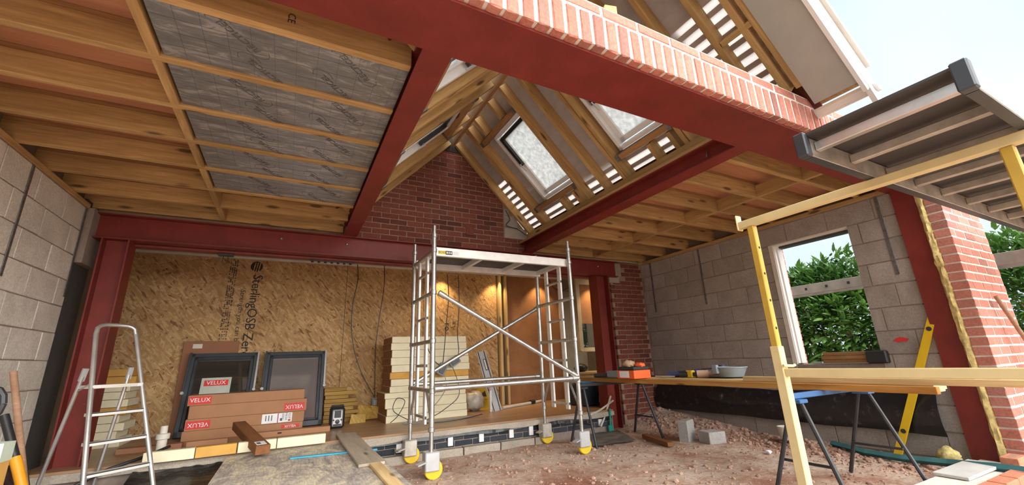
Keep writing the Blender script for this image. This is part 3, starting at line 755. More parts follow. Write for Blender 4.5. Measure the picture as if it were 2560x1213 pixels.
# ------------------------------------------------------------------ scaffold tower
sc = thing('scaffold_tower', (2.1, 4.43, 0), 'aluminium scaffold tower on yellow castors standing in the middle', 'scaffold')
PX = (1.245, 2.95); PY = (4.05, 4.82)
for xi, x in enumerate(PX):
    fr = MB(); 
    for y in PY:
        fr.tube([(x, y, .42), (x, y, 2.29)], .0255, 14)
    f = fr.build('end_frame', M_GALV, sc, smooth=True)
    for y in PY:
        MB().tube([(x, y, 2.29), (x, y, 2.41)], .019, 12).build('spigot', M_GALV, f, smooth=True)
        for z in (2.30, .42, .757, 1.22, 1.70, 2.14): MB().lathe([(.027, -.022), (.032, -.018), (.032, .018), (.027, .022)], (x, y, z), 14).build('collar', M_GALV, f, smooth=True)
    for z in (.757, 1.22, 1.70, 2.14):
        MB().tube([(x, PY[0], z), (x, PY[1], z)], .0215, 10).build('rung', M_GALV, f, smooth=True)
    for z in (.50, .988, 1.465, 1.94):
        MB().tube([(x, 4.28, z), (x, 4.585, z)], .016, 10).build('rung', M_GALV, f, smooth=True)
    for y in (4.28, 4.585):
        st_ = MB().cbox(x - .012, x + .012, y - .033, y + .033, .44, 2.15, .003).build('ladder_stile', M_ALUW, f)
        if y < 4.4:
            for z in (.50, .988, 1.465, 1.94): MB().box(x - .008, x + .008, y - .0345, y - .0325, z - .014, z + .014).build('rung_socket', M_BLACK, st_)
    for y, s in ((PY[0], 1), (PY[1], -1)):
        MB().tube([(x, y, .46), (x, y + s * .17, .75)], .013, 8).build('knee_brace', M_GALV, f, smooth=True)
    for y in PY:
        MB().tube([(x, y, .22), (x, y, .46)], .020, 12).build('leg', M_GALV, f, smooth=True)
        ca = MB().cbox(x - .068, x + .068, y - .055, y + .055, .075, .235, .008)
        ca.bar((x - .06, y - .03, .16), (x - .15, y - .06, .145), .06, .012)
        c = ca.build('castor', M_SILV if y < 4.5 else M_DULL, sc)
        MB().lathe([(.03, -.024), (.078, -.022), (.085, -.014), (.085, .014), (.078, .022), (.03, .024)], (x + .022, y, .083), 22, 'y').build('wheel', M_WHEEL, c, smooth=True)
def clampbar(p, q, r=.0235):
    o = MB().tube([p, q], r, 14).build('brace', M_GALV, sc, smooth=True)
    d = (V(q) - V(p)).normalized()
    for e, s in ((V(p), 1), (V(q), -1)): MB().tube([e - d * s * .01, e + d * s * .07], .031, 10).build('brace_hook', M_GALV, o, smooth=True)
    return o
clampbar((1.30, 4.02, 1.69), (2.90, 4.02, .82)); clampbar((1.28, 4.86, .80), (2.97, 4.86, 1.69))
clampbar((1.27, 4.02, .775), (2.92, 4.02, .79)); clampbar((1.27, 4.86, .79), (2.93, 4.86, .80))
d_ = MB().box(1.27, 2.92, 4.12, 4.725, 2.165, 2.18).build('platform', M_STEELD, sc)
for y in (4.10, 4.745): MB().cbox(1.24, 2.95, y - .02, y + .02, 2.095, 2.19, .004).build('side_rail', M_ALUW, d_)
for x in (1.27, 1.83, 2.38, 2.90): MB().box(x - .02, x + .02, 4.12, 4.725, 2.11, 2.163).build('cross_rail', M_ALUW, d_)
lp = MB().box(1.30, 1.38, 4.0785, 4.0797, 2.115, 2.155).build('safety_label', simple('label_yellow', (.85, .7, .1), .5), d_)
text_mesh('BOSS', .034, M_INK, 'label_lettering', d_, (1.34, 4.0780, 2.135), (1, 0, 0), (0, 0, 1))
lb = MB().box(1.38, 1.455, 4.0785, 4.0797, 2.115, 2.155).build('warning_label', M_INK, d_)
for i in range(3): MB().box(1.39 + i * .022, 1.404 + i * .022, 4.0775, 4.0783, 2.124, 2.146).build('warning_symbol', M_SKYP, d_)
MB().box(1.46, 1.53, 4.0785, 4.0797, 2.115, 2.155).build('load_label', M_SKYP, d_)

# ------------------------------------------------------------------ stepladder
ld = thing('stepladder', (-1.25, 4.5, 0), 'aluminium stepladder standing in front of left red column', 'ladder')
A = .694; dL = V((math.cos(A), math.sin(A), 0)); nLd = V((-math.sin(A), math.cos(A), 0)); O = V((-1.194, 4.602, .931))
def lf(kz, sd, extra=0): return O + V((0, 0, -kz)) - nLd * .42 * kz + dL * sd * (.164 + .064 * kz + extra)
hp = [lf(.92, -1), lf(-.42, -1)]
for i in range(9):
    a = math.pi * i / 8; w = .164 - .064 * .44; c = O + V((0, 0, .42)) + nLd * .42 * .42; hp.append(c - dL * math.copysign(abs(math.cos(a)) ** .6, math.cos(a)) * w + V((0, 0, .075 * math.sin(a) ** .6)) + nLd * .42 * .075 * math.sin(a))
hp += [lf(-.42, 1), lf(.92, 1)]
MB().tube(hp, .017, 10).build('front_rail', M_ALU, ld, smooth=True)
for k_ in (1, 2, 3, 4):
    z = .2 * k_; a, b = lf(z, -1), lf(z, 1)
    tr = MB().bar(a + nLd * .03, b + nLd * .03, .075, .022).build('tread', M_ALUW, ld)
    MB().bar(a - nLd * .007 + V((0, 0, .010)), b - nLd * .007 + V((0, 0, .010)), .006, .006).build('tread_grip', M_BLACK, tr)
a, b = lf(0, -1), lf(0, 1)
pf = MB().bar(a + nLd * .09, b + nLd * .09, .22, .025).build('platform', M_ALUW, ld)
MB().bar(a - nLd * .0215 + dL * .05, b - nLd * .0215 - dL * .04, .002, .022).build('maker_label', M_OFFW, pf)
for (p, q) in ((V((-1.39, 4.609, 1.218)), V((-1.615, 4.792, .01))), (V((-1.166, 4.796, 1.218)), V((-1.305, 4.90, .01)))):
    MB().tube([p.lerp(q, .17), q], .0135, 10).build('rear_leg', M_ALU, ld, smooth=True)
    MB().bar(p.lerp(q, .12), p.lerp(q, .2), .035, .02, nLd).build('hinge', M_SILV, ld)
rl = V((-1.39, 4.609, 1.218)).lerp(V((-1.615, 4.792, .01)), .27); MB().bar(lf(-.03, -1), rl, .006, .012).build('stay', M_ALU, ld)

# ------------------------------------------------------------------ hand tools against the left wall
t = tag(MB().tube([(-1.62, 4.12, 1.06), (-1.30, 4.05, .0)], .019, 10).build('wooden_pole', M_HANDLE, smooth=True), 'long bare wooden tool handle leaning against left block wall', 'tool handle')
sh = thing('spade', (-1.3, 3.75, 0), 'spade with black shaft and orange yellow grip at the left edge', 'spade')
MB().tube([(-1.50, 3.85, .80), (-1.385, 3.80, .56)], .022, 10).build('shaft', M_BLACK, sh, smooth=True)
MB().tube([(-1.385, 3.80, .56), (-1.22, 3.72, .21)], .026, 10).build('grip', simple('orange_grip', (.75, .32, .01), .45), sh, smooth=True)
MB().prism([(-1.30, 3.66, .23), (-1.14, 3.76, .21), (-1.05, 3.70, .0), (-1.13, 3.60, -.01), (-1.22, 3.55, .0)], (.01, .01, .01)).build('blade', M_GALV, sh)
fk = thing('mixing_paddle', (-1.35, 3.4, 0), 'grey metal shafted tool with looped dark head at lower left', 'tool')
MB().tube([(-1.40, 3.45, .80), (-1.29, 3.38, .0)], .022, 10).build('shaft', M_DULL, fk, smooth=True)
lo = []
for i in range(13):
    a = 2 * math.pi * i / 12; lo.append(V((-1.42 + .055 * math.cos(a), 3.46, .88 + .085 * math.sin(a))))
MB().tube(lo, .017, 8).build('head_loop', M_STEELD, fk, smooth=True)
bo = tag(MB().cbox(-1.21, -1.125, 2.95, 3.05, .0, .72, .006).build('board_offcut', M_PIRO), 'upright orange board end cut by the left picture edge', 'board')
MB().box(-1.212, -1.123, 2.949, 3.051, .64, .723).build('painted_end', simple('pale_green', (.5, .58, .48), .7), bo)
dp = MB(); N = 24
for i in range(N + 1):
    y = 2.6 + 2.3 * i / N
    for j in range(5): dp.v.append((-1.74 + .05 * j + .02 * noise.noise((y * 3, j, 1)) , y, .42 - .11 * j + .03 * noise.noise((y * 2, j * .5, 6))))
for i in range(N):
    for j in range(4): a = i * 5 + j; dp.f.append((a, a + 5, a + 6, a + 1))
tag(dp.build('damp_proof_sheet', M_DPM, smooth=True), 'crumpled black plastic sheet at the foot of the left wall', 'plastic sheet')
dp = MB(); N = 40
for i in range(N + 1):
    x = -1.05 + .9 * i / N
    for j in range(9):
        y = FY - .05 - .11 * j; z = .225 - .028 * j + .03 * noise.noise((x * 4, j * .9, 2)) + .014 * noise.noise((x * 14, j, 9)); dp.v.append((x, y, max(z, ground_z(x, y) + .006)))
for i in range(N):
    for j in range(8): a = i * 9 + j; dp.f.append((a, a + 9, a + 10, a + 1))
tag(dp.build('damp_proof_sheet', M_DPM, smooth=True), 'wrinkled black plastic sheet spilling below cream foam strips', 'plastic sheet')
tag(MB().tube([(-1.72, 4.6, .05), (-1.45, 4.75, .16), (-1.2, 4.86, .28), (-1.0, 4.98, .33), (-.88, 5.15, .37)], .013, 8).build('hose', M_BLACK, smooth=True), 'black hose curving up behind the stepladder', 'hose')

# ------------------------------------------------------------------ worn sheet, planks and strips at the step
ws_ = thing('plywood_sheet', (.2, 3.7, 0), 'large worn plywood sheet bridging from raised floor to foreground', 'board')
MB().cbox(-.40, .775, 2.40, 4.87, .254, .272, .002).build('sheet', M_WORN, ws_)
for i, (x, y) in enumerate(((-.2, 2.7), (.5, 2.7), (-.2, 3.8), (.5, 3.8))): MB().cbox(x - .1, x + .1, y - .2, y + .2, -.04, .2535, .005).build('support_block', M_BLOCK, ws_)
tag(timber('plank', (.645, 3.60, .2855), (.64, 5.20, .3085), .195, .022, wood('grey_plank', (.36, .31, .25), (.50, .44, .36))), 'grey weathered plank lying from raised floor onto worn plywood', 'plank')
tag(timber('plank', (.672, 2.35, .285), (.668, 3.72, .285), .085, .022, M_PALE), 'narrow pale splintered plank at the right edge of worn plywood', 'plank')
tag(timber('plastic_strip', (.10, 4.33, .2795), (.80, 4.235, .2795), .045, .012, M_BLUE), 'light blue plastic strip lying under the grey plank', 'strip')
tag(timber('foam_strip', (-.99, 4.84, FZ + .043), (-.64, 4.84, FZ + .043), .07, .085, M_PIR), 'cream foam strip at floor edge, nearest the stepladder', 'foam strip', 'foam strips along the floor edge')
tag(timber('foam_strip', (-.635, 4.84, FZ + .043), (-.335, 4.86, FZ + .043), .07, .085, M_PIRO), 'orange brown foam strip at the floor edge', 'foam strip', 'foam strips along the floor edge')
tag(timber('foam_strip', (-.325, 4.86, FZ + .043), (-.02, 4.88, FZ + .043), .07, .085, M_PIR), 'cream foam strip at floor edge, behind the brown box beam', 'foam strip', 'foam strips along the floor edge')
tag(timber('foam_strip', (-.01, 4.88, FZ + .043), (.41, 4.88, FZ + .043), .07, .085, M_PIR), 'cream foam strip at floor edge, nearest the grey plank', 'foam strip', 'foam strips along the floor edge')
bx = tag(timber('box_beam', (-.395, 5.62, .452), (-.115, 4.56, .335), .115, .075, M_BROWNW), 'brown boxed timber lying across the foam strip with paper label', 'timber')
M_ = frame((-.395, 5.62, .452), (-.115, 4.56, .335))
MB().box(.40, .52, -.045, .035, .0378, .0386).build('paper_label', M_SKYP, bx, mw=M_)
MB().box(.43, .49, -.035, -.005, .0386, .0390).build('barcode', M_INKG, bx, mw=M_)
tag(MB().cbox(-.82, -.47, 5.55, 5.63, FZ, FZ + .05, .004).build('cardboard_strip', M_CARD), 'folded cardboard length on the floor left of the brown boxed timber', 'cardboard')
tag(MB().cbox(-1.35, -.85, 5.52, 5.62, FZ, FZ + .05, .004).build('cardboard_strip', M_CARD2), 'dark cardboard length on the floor behind the stepladder', 'cardboard')
cs = tag(MB().cbox(-.25, .52, 5.66, 5.76, FZ, FZ + .06, .004).build('cardboard_strip', M_CARD), 'long cardboard length on the floor in front of printed boxes', 'cardboard')
MB().box(-.02, .02, 5.658, 5.6605, FZ + .03, FZ + .045).build('slot', M_INK, cs)
pr_ = thing('pipe_fitting', (-1.0, 5.3, FZ), 'white plastic pipe fitting standing behind the stepladder', 'pipe')
MB().lathe([(.04, 0), (.04, .12), (.055, .125), (.055, .17), (.03, .175), (.03, .24)], (-.98, 5.35, FZ), 14).build('body', M_OFFW, pr_, smooth=True)

# ------------------------------------------------------------------ roof window boxes and windows leaning on the OSB wall
def word(parent, s, size, c, flip=False):
    xd, yd = ((1, 0, 0), (0, 0, 1)) if not flip else ((-1, 0, 0), (0, 0, -1))
    text_mesh(s, size, M_SKYP, 'printed_word', parent, c, xd, yd, spacing=1.02)
boxes = [(-.945, .238, .317, .392, 'bottom cardboard box of the red labelled stack', [(.01, .20, .335, .375, 1)]),
         (-.93, .245, .395, .512, 'cardboard box second from bottom with white address label', [(-.92, -.70, .412, .495, 1)]),
         (-.915, .262, .515, .640, 'cardboard box second from top with upside down red print', [(.02, .24, .53, .612, 1)]),
         (-.94, .228, .655, .765, 'topmost cardboard box of the red labelled stack', [(-.93, -.72, .668, .752, 0)])]
BYF = 6.02
for i, (a, b, z0, z1, lb, rd) in enumerate(boxes):
    o = thing('cardboard_box', ((a + b) / 2, BYF + .1, z0), lb, 'box', 'printed cardboard boxes stacked on the raised floor')
    z0 = FZ if i == 0 else z0
    zz = boxes[i + 1][2] - .001 if i < 3 else z1
    MB().cbox(a, b, BYF + .004 * i, BYF + .26, z0, zz, .004).build('carton', M_CARD if i != 1 else M_CARD, o)
    for (ra, rb_, rz0, rz1, fl_) in rd:
        yy = BYF + .004 * i
        MB().box(ra, rb_, yy - .0012, yy - .0002, rz0, rz1).build('red_label', M_REDP, o)
        word(o, 'VELUX', .062 if rz1 - rz0 > .06 else .04, ((ra + rb_) / 2, yy - .0016, (rz0 + rz1) / 2), bool(fl_))
    if i == 1:
        MB().box(-.20, .115, BYF + .0028, BYF + .0038, .402, .506).build('white_label', M_SKYP, o)
        MB().box(-.04, -.03, BYF + .0018, BYF + .0028, .402, .506).build('magenta_stripe', simple('magenta', (.4, .03, .2), .6), o)
        for j, wd in enumerate(('EDP', 'MK04', '0000')): text_mesh(wd, .034, M_INKG, 'label_lettering', o, (.085 - .034 * j, BYF + .0018, .468), (0, 0, -1), (1, 0, 0))
        MB().box(.075, .10, BYF + .0018, BYF + .0028, .412, .432).build('red_dot', M_REDP, o)
        MB().box(-.012, .012, BYF + .0018, BYF + .0028, .42, .45).build('barcode', M_INKG, o)
        for j in range(3): MB().box(-.165 + j * .03, -.155 + j * .03, BYF + .0018, BYF + .0028, .43, .49).build('label_line', M_INKG, o)
def roofwin(xa, xb, y0, y1, zt, label, sticker):
    """pivot window leaning back: bottom at y0, top at y1"""
    o = thing('roof_window', ((xa + xb) / 2, y0, FZ), label, 'window', 'roof windows leaning on the back wall')
    up = V((0, y1 - y0, zt - FZ)).normalized(); L = V((0, y1 - y0, zt - FZ)).length; rt = V((1, 0, 0)); nn = rt.cross(up)
    M_ = Matrix((rt, up, nn)).transposed().to_4x4(); M_.translation = V((xa, y0, FZ)); w = xb - xa      # local x across, y up, z to the viewer
    f = MB()
    for (p, q, r, s_) in ((0, w, 0, .07), (0, w, L - .05, L), (0, .05, 0, L), (w - .05, w, 0, L)): f.cbox(p, q, r, s_, -.05, .03, .006)
    f.build('frame', M_DKGREY, o, mw=M_)
    f = MB()
    for (p, q, r, s_) in ((.05, w - .05, .07, .10), (.05, w - .05, L - .09, L - .05), (.05, .085, .07, L - .05), (w - .085, w - .05, .07, L - .05)): f.cbox(p, q, r, s_, -.03, .035, .004)
    f.build('sash', M_STEELD, o, mw=M_)
    MB().cbox(w - .012, w + .012, L * .5, L + .01, -.01, .045, .004).build('side_cover', M_SILV, o, mw=M_)
    MB().cbox(-.012, .012, L * .5, L + .01, -.01, .045, .004).build('side_cover', M_DKGREY, o, mw=M_)
    p = MB().box(.085, w - .085, .10, L - .09, -.002, .004).build('pane', M_GLASS if sticker else M_GLASS2, o, mw=M_)
    for sx in (0, w): MB().lathe([(.018, 0), (.018, .03)], (sx, L * .5, .04), 10).build('pivot', M_SILV, o, mw=M_)
    if sticker:
        x0, x1, ya, yb = sticker
        s_ = MB().box(x0, x1, ya, yb, .0045, .006).build('sticker', simple('sticker_grey', (.52, .53, .46), .7), p, mw=M_)
        MB().box(x0 + .03, x1 - .03, yb - .10, yb - .03, .0062, .0072).build('red_print', M_REDP, p, mw=M_)
        wx = M_ @ V(((x0 + x1) / 2, yb - .065, .0078)); text_mesh('VELUX', .066, M_SKYP, 'sticker_lettering', p, wx, rt, up)
        MB().box(x0 + .05, x0 + .19, ya + .02, ya + .03, .0062, .0072).build('sticker_line', M_INKG, p, mw=M_)
roofwin(-1.075, -.345, 6.36, 6.66, 1.235, 'roof window with bright red and cream sticker on its glass', (.16, .47, .42, .68))
roofwin(-.255, .475, 6.36, 6.66, 1.235, 'roof window with reflecting glass beside the stacked yellow battens', None)
bd = tag(MB().cbox(-1.19, -.595, 6.73, 6.76, FZ, 1.40, .004).build('brown_board', M_CARD2), 'brown board standing behind the left leaning roof window', 'board')
MB().box(-1.09, -.99, 6.7285, 6.7295, 1.31, 1.365).build('pale_label', M_OFFW, bd)

# ------------------------------------------------------------------ radio
ra = thing('site_radio', (.61, 5.9, FZ), 'silver and black jobsite radio on the raised floor', 'radio')
MB().cbox(.525, .695, 5.83, 5.97, FZ, FZ + .245, .025).build('bumper', M_BLACK, ra)
MB().cbox(.55, .67, 5.822, 5.84, FZ + .03, FZ + .215, .012).build('front_panel', M_SILV, ra)
MB().cbox(.572, .648, 5.818, 5.824, FZ + .125, FZ + .205, .003).build('display', M_BLACK, ra)
MB().lathe([(.025, 0), (.025, -.012), (.016, -.014)], (.61, 5.822, FZ + .082), 18, 'y').build('dial', M_BLACK, ra, smooth=True)
for x in (.565, .655): MB().lathe([(.010, 0), (.010, -.008)], (x, 5.822, FZ + .10), 12, 'y').build('button', M_BLACK, ra)
MB().cbox(.565, .655, 5.818, 5.824, FZ + .035, FZ + .055, .002).build('vent', M_BLACK, ra)
MB().tube([(.535, 5.9, FZ + .235), (.545, 5.9, FZ + .26), (.675, 5.9, FZ + .26), (.685, 5.9, FZ + .235)], .011, 8).build('handle', M_BLACK, ra, smooth=True)

# ------------------------------------------------------------------ stacks
zs = [FZ, .379, .465, .588, .66, .74, .829, .915, 1.008, 1.105, 1.203, 1.296, 1.383]
xl = [1.19, 1.2, 1.175, 1.165, 1.225, 1.235, 1.22, 1.24, 1.225, 1.235, 1.22, 1.23]; xh = [2.305, 2.30, 2.295, 2.285, 2.345, 2.33, 2.33, 2.347, 2.335, 2.33, 2.30, 2.295]
nm_ = ['bottom', 'second', 'third', 'fourth', 'fifth', 'sixth', 'seventh', 'eighth', 'ninth', 'tenth', 'eleventh', 'top']
for i in range(12):
    o = tag(MB().cbox(xl[i], xh[i], 5.83 + random.uniform(-.004, .008), 6.40, zs[i], zs[i + 1] - .003, .004).build('foam_board', M_PIRO if i == 6 else M_PIR),
            ('honey coloured foam board, seventh from the floor in the tall stack' if i == 6 else '%s cream foam board %s the tall stack behind the scaffold' % (nm_[i], 'of' if i in (0, 11) else 'from the floor in')), 'insulation', 'foam boards in the tall stack')
    MB().box(xl[i] - .003, xl[i] - .0003, 5.84, 6.39, zs[i] + .003, zs[i + 1] - .006).build('side_facing', M_KRAFT, o)
zz = FZ
cols = [M_PIR, M_PIR, M_PIR, M_PIR, M_PIRO, M_PIR, M_PIR, M_PIR, M_PIRO, M_PIRO]
for i in range(10):
    h = .079; jx = random.uniform(-.03, .02)
    tag(MB().cbox(-1.82 + jx, -1.50 + jx + (.04 if i in (2, 5, 8) else 0), 6.15, 6.55, zz, zz + h - .004, .004).build('foam_offcut', cols[i]), '%s foam offcut %s the low stack behind the stepladder' % (['bottom', 'second', 'third', 'fourth', 'fifth', 'sixth', 'seventh', 'eighth', 'ninth', 'top'][i], 'of' if i in (0, 9) else 'from the floor in'), 'insulation', 'foam offcuts behind the stepladder'); zz += h
M_BAT = wood('yellow_batten', (.34, .20, .05), (.50, .33, .10), knots=False)
zz = FZ
for i in range(9):
    h = .05; xe = (.92, .88, .95, .87, .93, .90, .80, .92, .77)[i]
    tag(timber('batten', (.495 + random.uniform(-.015, .01), 6.52, zz + h / 2), (xe, 6.52 + random.uniform(-.02, .02), zz + h / 2), .10, h - .004, M_BAT), '%s yellow batten %s the stack beside the radio' % (['bottom', 'second', 'third', 'fourth', 'fifth', 'sixth', 'seventh', 'eighth', 'top'][i], 'of' if i in (0, 8) else 'from the floor in'), 'batten', 'yellow battens stacked by the back wall'); zz += h
M_YB = osbmat('yellow_offcut', (.44, .28, .07), (.30, .17, .04), (.55, .38, .12))
tag(MB().prism([(.90, 6.42, FZ), (1.24, 6.36, FZ + .03), (1.262, 6.45, FZ + .155), (.95, 6.55, FZ + .20)], (.01, .02, .0)).build('board_offcut', M_YB), 'yellowish board offcut leaning below the hanging socket', 'board')
tag(MB().prism([(.80, 6.20, FZ), (1.0, 6.20, FZ), (1.0, 6.22, FZ + .10), (.82, 6.22, FZ + .11)], (0, .02, 0)).build('board_offcut', M_YB), 'small yellowish board offcut beside the radio', 'board')

# ------------------------------------------------------------------ rail, level, sacks, pipe by the studs
up = V((-.13, .28, .86)).normalized(); rt = V((1, 0.02, 0)); rt = (rt - up * rt.dot(up)).normalized(); nn = rt.cross(up)
M_ = Matrix((rt, up, nn)).transposed().to_4x4(); M_.translation = V((2.86, 6.01, FZ))
tr_ = thing('guide_rail', (2.86, 6.01, FZ), 'grey saw guide rail leaning against the bare studs', 'guide rail')
MB().cbox(-.08, .08, 0, .93, -.004, .004, .001).build('rail', M_SILV, tr_, mw=M_)
for x in (-.055, .05): MB().box(x - .007, x + .007, .002, .928, .0042, .010).build('rubber_strip', M_DKGREY, tr_, mw=M_)
MB().box(-.005, .04, .62, .80, .0042, .007).build('black_badge', M_BLACK, tr_, mw=M_)
MB().box(.004, .03, .63, .79, .0075, .009).build('pale_badge', M_OFFW, tr_, mw=M_)
lv = thing('tube_level', (2.73, 5.97, FZ), 'short white and pink level standing against the guide rail', 'level')
MB().cbox(2.715, 2.745, 5.95, 5.985, FZ, FZ + .30, .004).build('body', M_WHITE, lv)
MB().cbox(2.712, 2.74, 5.955, 5.98, FZ + .30, FZ + .42, .004).build('end_piece', simple('pink_end', (.6, .35, .33), .6), lv)
def blob(name, c, r, mat, amp=.18, fr=2.2, parent=None, sub=3):
    bm = bmesh.new(); bmesh.ops.create_icosphere(bm, subdivisions=sub, radius=1)
    for v in bm.verts:
        k = 1 + amp * noise.noise((v.co * fr + V(c) * 3)) + amp * .5 * noise.noise(v.co * fr * 2.7)
        v.co = V((c[0] + v.co.x * r[0] * k, c[1] + v.co.y * r[1] * k, max(c[2] + v.co.z * r[2] * k, c[2] - r[2] * .92)))
    me = bpy.data.meshes.new(name); bm.to_mesh(me); bm.free(); me.materials.append(mat)
    for p in me.polygons: p.use_smooth = True
    return put(name, me, None, parent)
tag(blob('plastic_bag', (2.60, 6.28, FZ + .14), (.15, .13, .15), M_BAG, .3, 2.6), 'crumpled clear plastic bag beside the foam stack', 'bag')
hv = thing('yellow_sack', (2.80, 6.40, FZ), 'yellow and black folded sack standing behind the clear bag', 'sack')
MB().prism([(2.70, 6.38, FZ), (2.92, 6.36, FZ), (2.93, 6.42, FZ + .15), (2.84, 6.44, FZ + .16), (2.72, 6.44, FZ + .10)], (0, .08, 0)).build('lower_fold', simple('sack_yellow', (.62, .40, .01), .6), hv)
MB().prism([(2.69, 6.42, FZ + .16), (2.90, 6.40, FZ + .15), (2.88, 6.44, FZ + .30), (2.74, 6.46, FZ + .33)], (0, .05, 0)).build('upper_fold', bpy.data.materials['sack_yellow'], hv)
MB().prism([(2.73, 6.405, FZ + .20), (2.86, 6.392, FZ + .185), (2.85, 6.43, FZ + .27)], (0, .004, 0)).build('black_print', M_INK, hv)
pp = thing('waste_pipe', (3.8, 6.6, FZ), 'white waste pipe with black coupling lying on the raised floor', 'pipe')
MB().tube([(3.02, 6.15, FZ + .021), (4.10, 6.66, FZ + .021)], .021, 12).build('pipe', M_OFFW, pp, smooth=True)
MB().tube([(3.70, 6.471, FZ + .032), (3.80, 6.518, FZ + .032)], .032, 14).build('coupling', M_BLACK, pp, smooth=True)

# ------------------------------------------------------------------ print on the OSB
osb = wbk
kx = YO / 5.65
def osbp(u): return u
text_mesh('SterlingOSB Zero', .17, M_INK, 'printed_lettering', osb, (-.505, YO - .001, 1.75), (-.03, 0, -1), (1, 0, -.03), spacing=.95, fit=1.14)
text_mesh('Strength you can build on', .085, M_INK, 'printed_lettering', osb, (-.64, YO - .001, 1.62), (-.0, 0, -1), (1, 0, 0), fit=.95)
pb_ = MB()
for i in range(60):
    f_ = i / 60; z = 2.52 - f_ * 1.10
    if random.random() < .12: continue
    for c_ in range(4):
        if random.random() < .2: continue
        x = -.83 - f_ * .01 + c_ * .024 ; pb_.box(x, x + random.uniform(.012, .02), YO - .0014, YO - .0004, z - random.uniform(.008, .016), z)
pb_.build('printed_small_text', M_INK, osb)
lg = MB().lathe([(.075, 0), (.075, .001)], (-.515, YO - .0012, 2.44), 20, 'y').build('printed_logo', M_INK, osb)
for i in range(3): MB().bar((-.55 + i * .03, YO - .002, 2.36), (-.53 + i * .03, YO - .002, 2.50), .012, .001, (0, 1, 0)).build('logo_stripe', M_OSB, osb)
text_mesh('ro', .15, M_INK, 'printed_lettering', osb, (2.34, YO - .001, 1.60), (0, 0, -1), (1, 0, 0))
text_mesh('SE so', .07, M_INK, 'printed_lettering', osb, (2.46, YO - .001, 1.62), (0, 0, -1), (1, 0, 0))

# ------------------------------------------------------------------ cables
def cable(pts, label, r=.006, mat=M_BLACK, n=40):
    P = [V(p) for p in pts]; out = []
    for i in range(n):
        t_ = i / (n - 1) * (len(P) - 1); k_ = min(int(t_), len(P) - 2); u_ = t_ - k_
        p0, p1, p2, p3 = P[max(k_ - 1, 0)], P[k_], P[k_ + 1], P[min(k_ + 2, len(P) - 1)]
        out.append(.5 * ((2 * p1) + (p2 - p0) * u_ + (2 * p0 - 5 * p1 + 4 * p2 - p3) * u_ ** 2 + (3 * p1 - p0 - 3 * p2 + p3) * u_ ** 3))
    return tag(MB().tube(out, r, 6).build('cable', mat, smooth=True), label, 'cable')
cable([(.83, 6.70, 2.55), (.85, 6.70, 2.3), (.80, 6.70, 1.9), (.82, 6.70, 1.45), (.95, 6.70, 1.0), (1.19, 6.68, .56)], 'black cable hanging on the board wall, left of two')
cable([(1.24, 6.70, 2.56), (1.25, 6.70, 2.2), (1.19, 6.70, 1.6), (1.17, 6.70, 1.2), (1.19, 6.68, .58)], 'black cable hanging straight on the board wall, right of two')
sk = thing('wall_socket', (1.2, 6.65, .45), 'grey socket hanging on two cables above yellowish offcut', 'socket')
MB().cbox(1.14, 1.25, 6.62, 6.68, .43, .56, .01).build('box', M_GREYP, sk); MB().cbox(1.165, 1.225, 6.612, 6.622, .46, .53, .004).build('face', M_SILV, sk)
cable([(1.93, 5.62, 2.24), (1.95, 5.62, 1.9), (1.93, 5.66, 1.5), (1.92, 5.70, 1.2), (1.91, 5.74, .98)], 'black cable dropping to hanging sockets, left of two in front of foam stack')
cable([(2.10, 5.62, 2.24), (2.11, 5.62, 1.8), (2.10, 5.66, 1.4), (2.13, 5.70, 1.15), (2.08, 5.74, 1.05)], 'black cable dropping to hanging sockets, right of two in front of foam stack')
s2_ = thing('extension_sockets', (1.98, 5.74, .9), 'pair of grey sockets hanging in front of the foam stack', 'socket')
for (c, a) in (((1.90, 5.74, .93), .5), ((2.08, 5.745, 1.03), 1.0)):
    Mx = Matrix.Translation(c) @ Matrix.Rotation(a, 4, 'Y')
    o_ = MB().cbox(-.055, .055, -.03, .03, -.08, .08, .008).build('socket_box', M_GREYP, s2_, mw=Mx); MB().cbox(-.035, .035, -.036, -.029, -.06, .06, .004).build('socket_face', M_DKGREY, o_, mw=Mx)
cable([(1.68, 5.60, 2.24), (1.66, 5.62, 1.8), (1.62, 5.66, 1.4), (1.74, 5.7, 1.1), (1.86, 5.72, .98)], 'black cable sagging beside the scaffold ladder into sockets')
cable([(1.92, 5.72, .88), (1.95, 5.70, .7), (1.8, 5.66, .5), (1.55, 5.62, .33), (1.35, 5.6, FZ + .01), (1.7, 5.5, FZ + .01), (2.3, 5.62, FZ + .01)], 'grey loop of cable trailing from sockets to the raised floor', .005, M_GREYP)
cable([(2.05, 5.72, .95), (2.12, 5.68, .72), (2.10, 5.66, .55), (1.85, 5.6, .4), (1.6, 5.5, FZ + .01), (2.0, 5.42, FZ + .01), (2.5, 5.75, FZ + .01)], 'dark loop of cable over the lower foam boards', .005)
cable([(1.22, 5.70, FZ + .02), (1.32, 5.72, FZ + .10), (1.40, 5.72, FZ + .26), (1.30, 5.74, FZ + .30), (1.26, 5.74, FZ + .16), (1.42, 5.7, FZ + .05), (1.5, 5.66, FZ + .02)], 'coiled black cable at the left foot of the foam stack', .005)
cable([(3.62, 5.55, 2.24), (3.75, 5.6, 2.12), (3.95, 5.62, 2.10), (4.12, 5.6, 2.2)], 'black cable sagging under the beam near right back column', .008)
hk = thing('cable_hook', (-.70, 5.3, 2.2), 'black hook with wire loop under the back beam', 'hook')
MB().cbox(-.77, -.63, 5.24, 5.32, 2.212, 2.236, .004).build('plate', M_BLACK, hk)
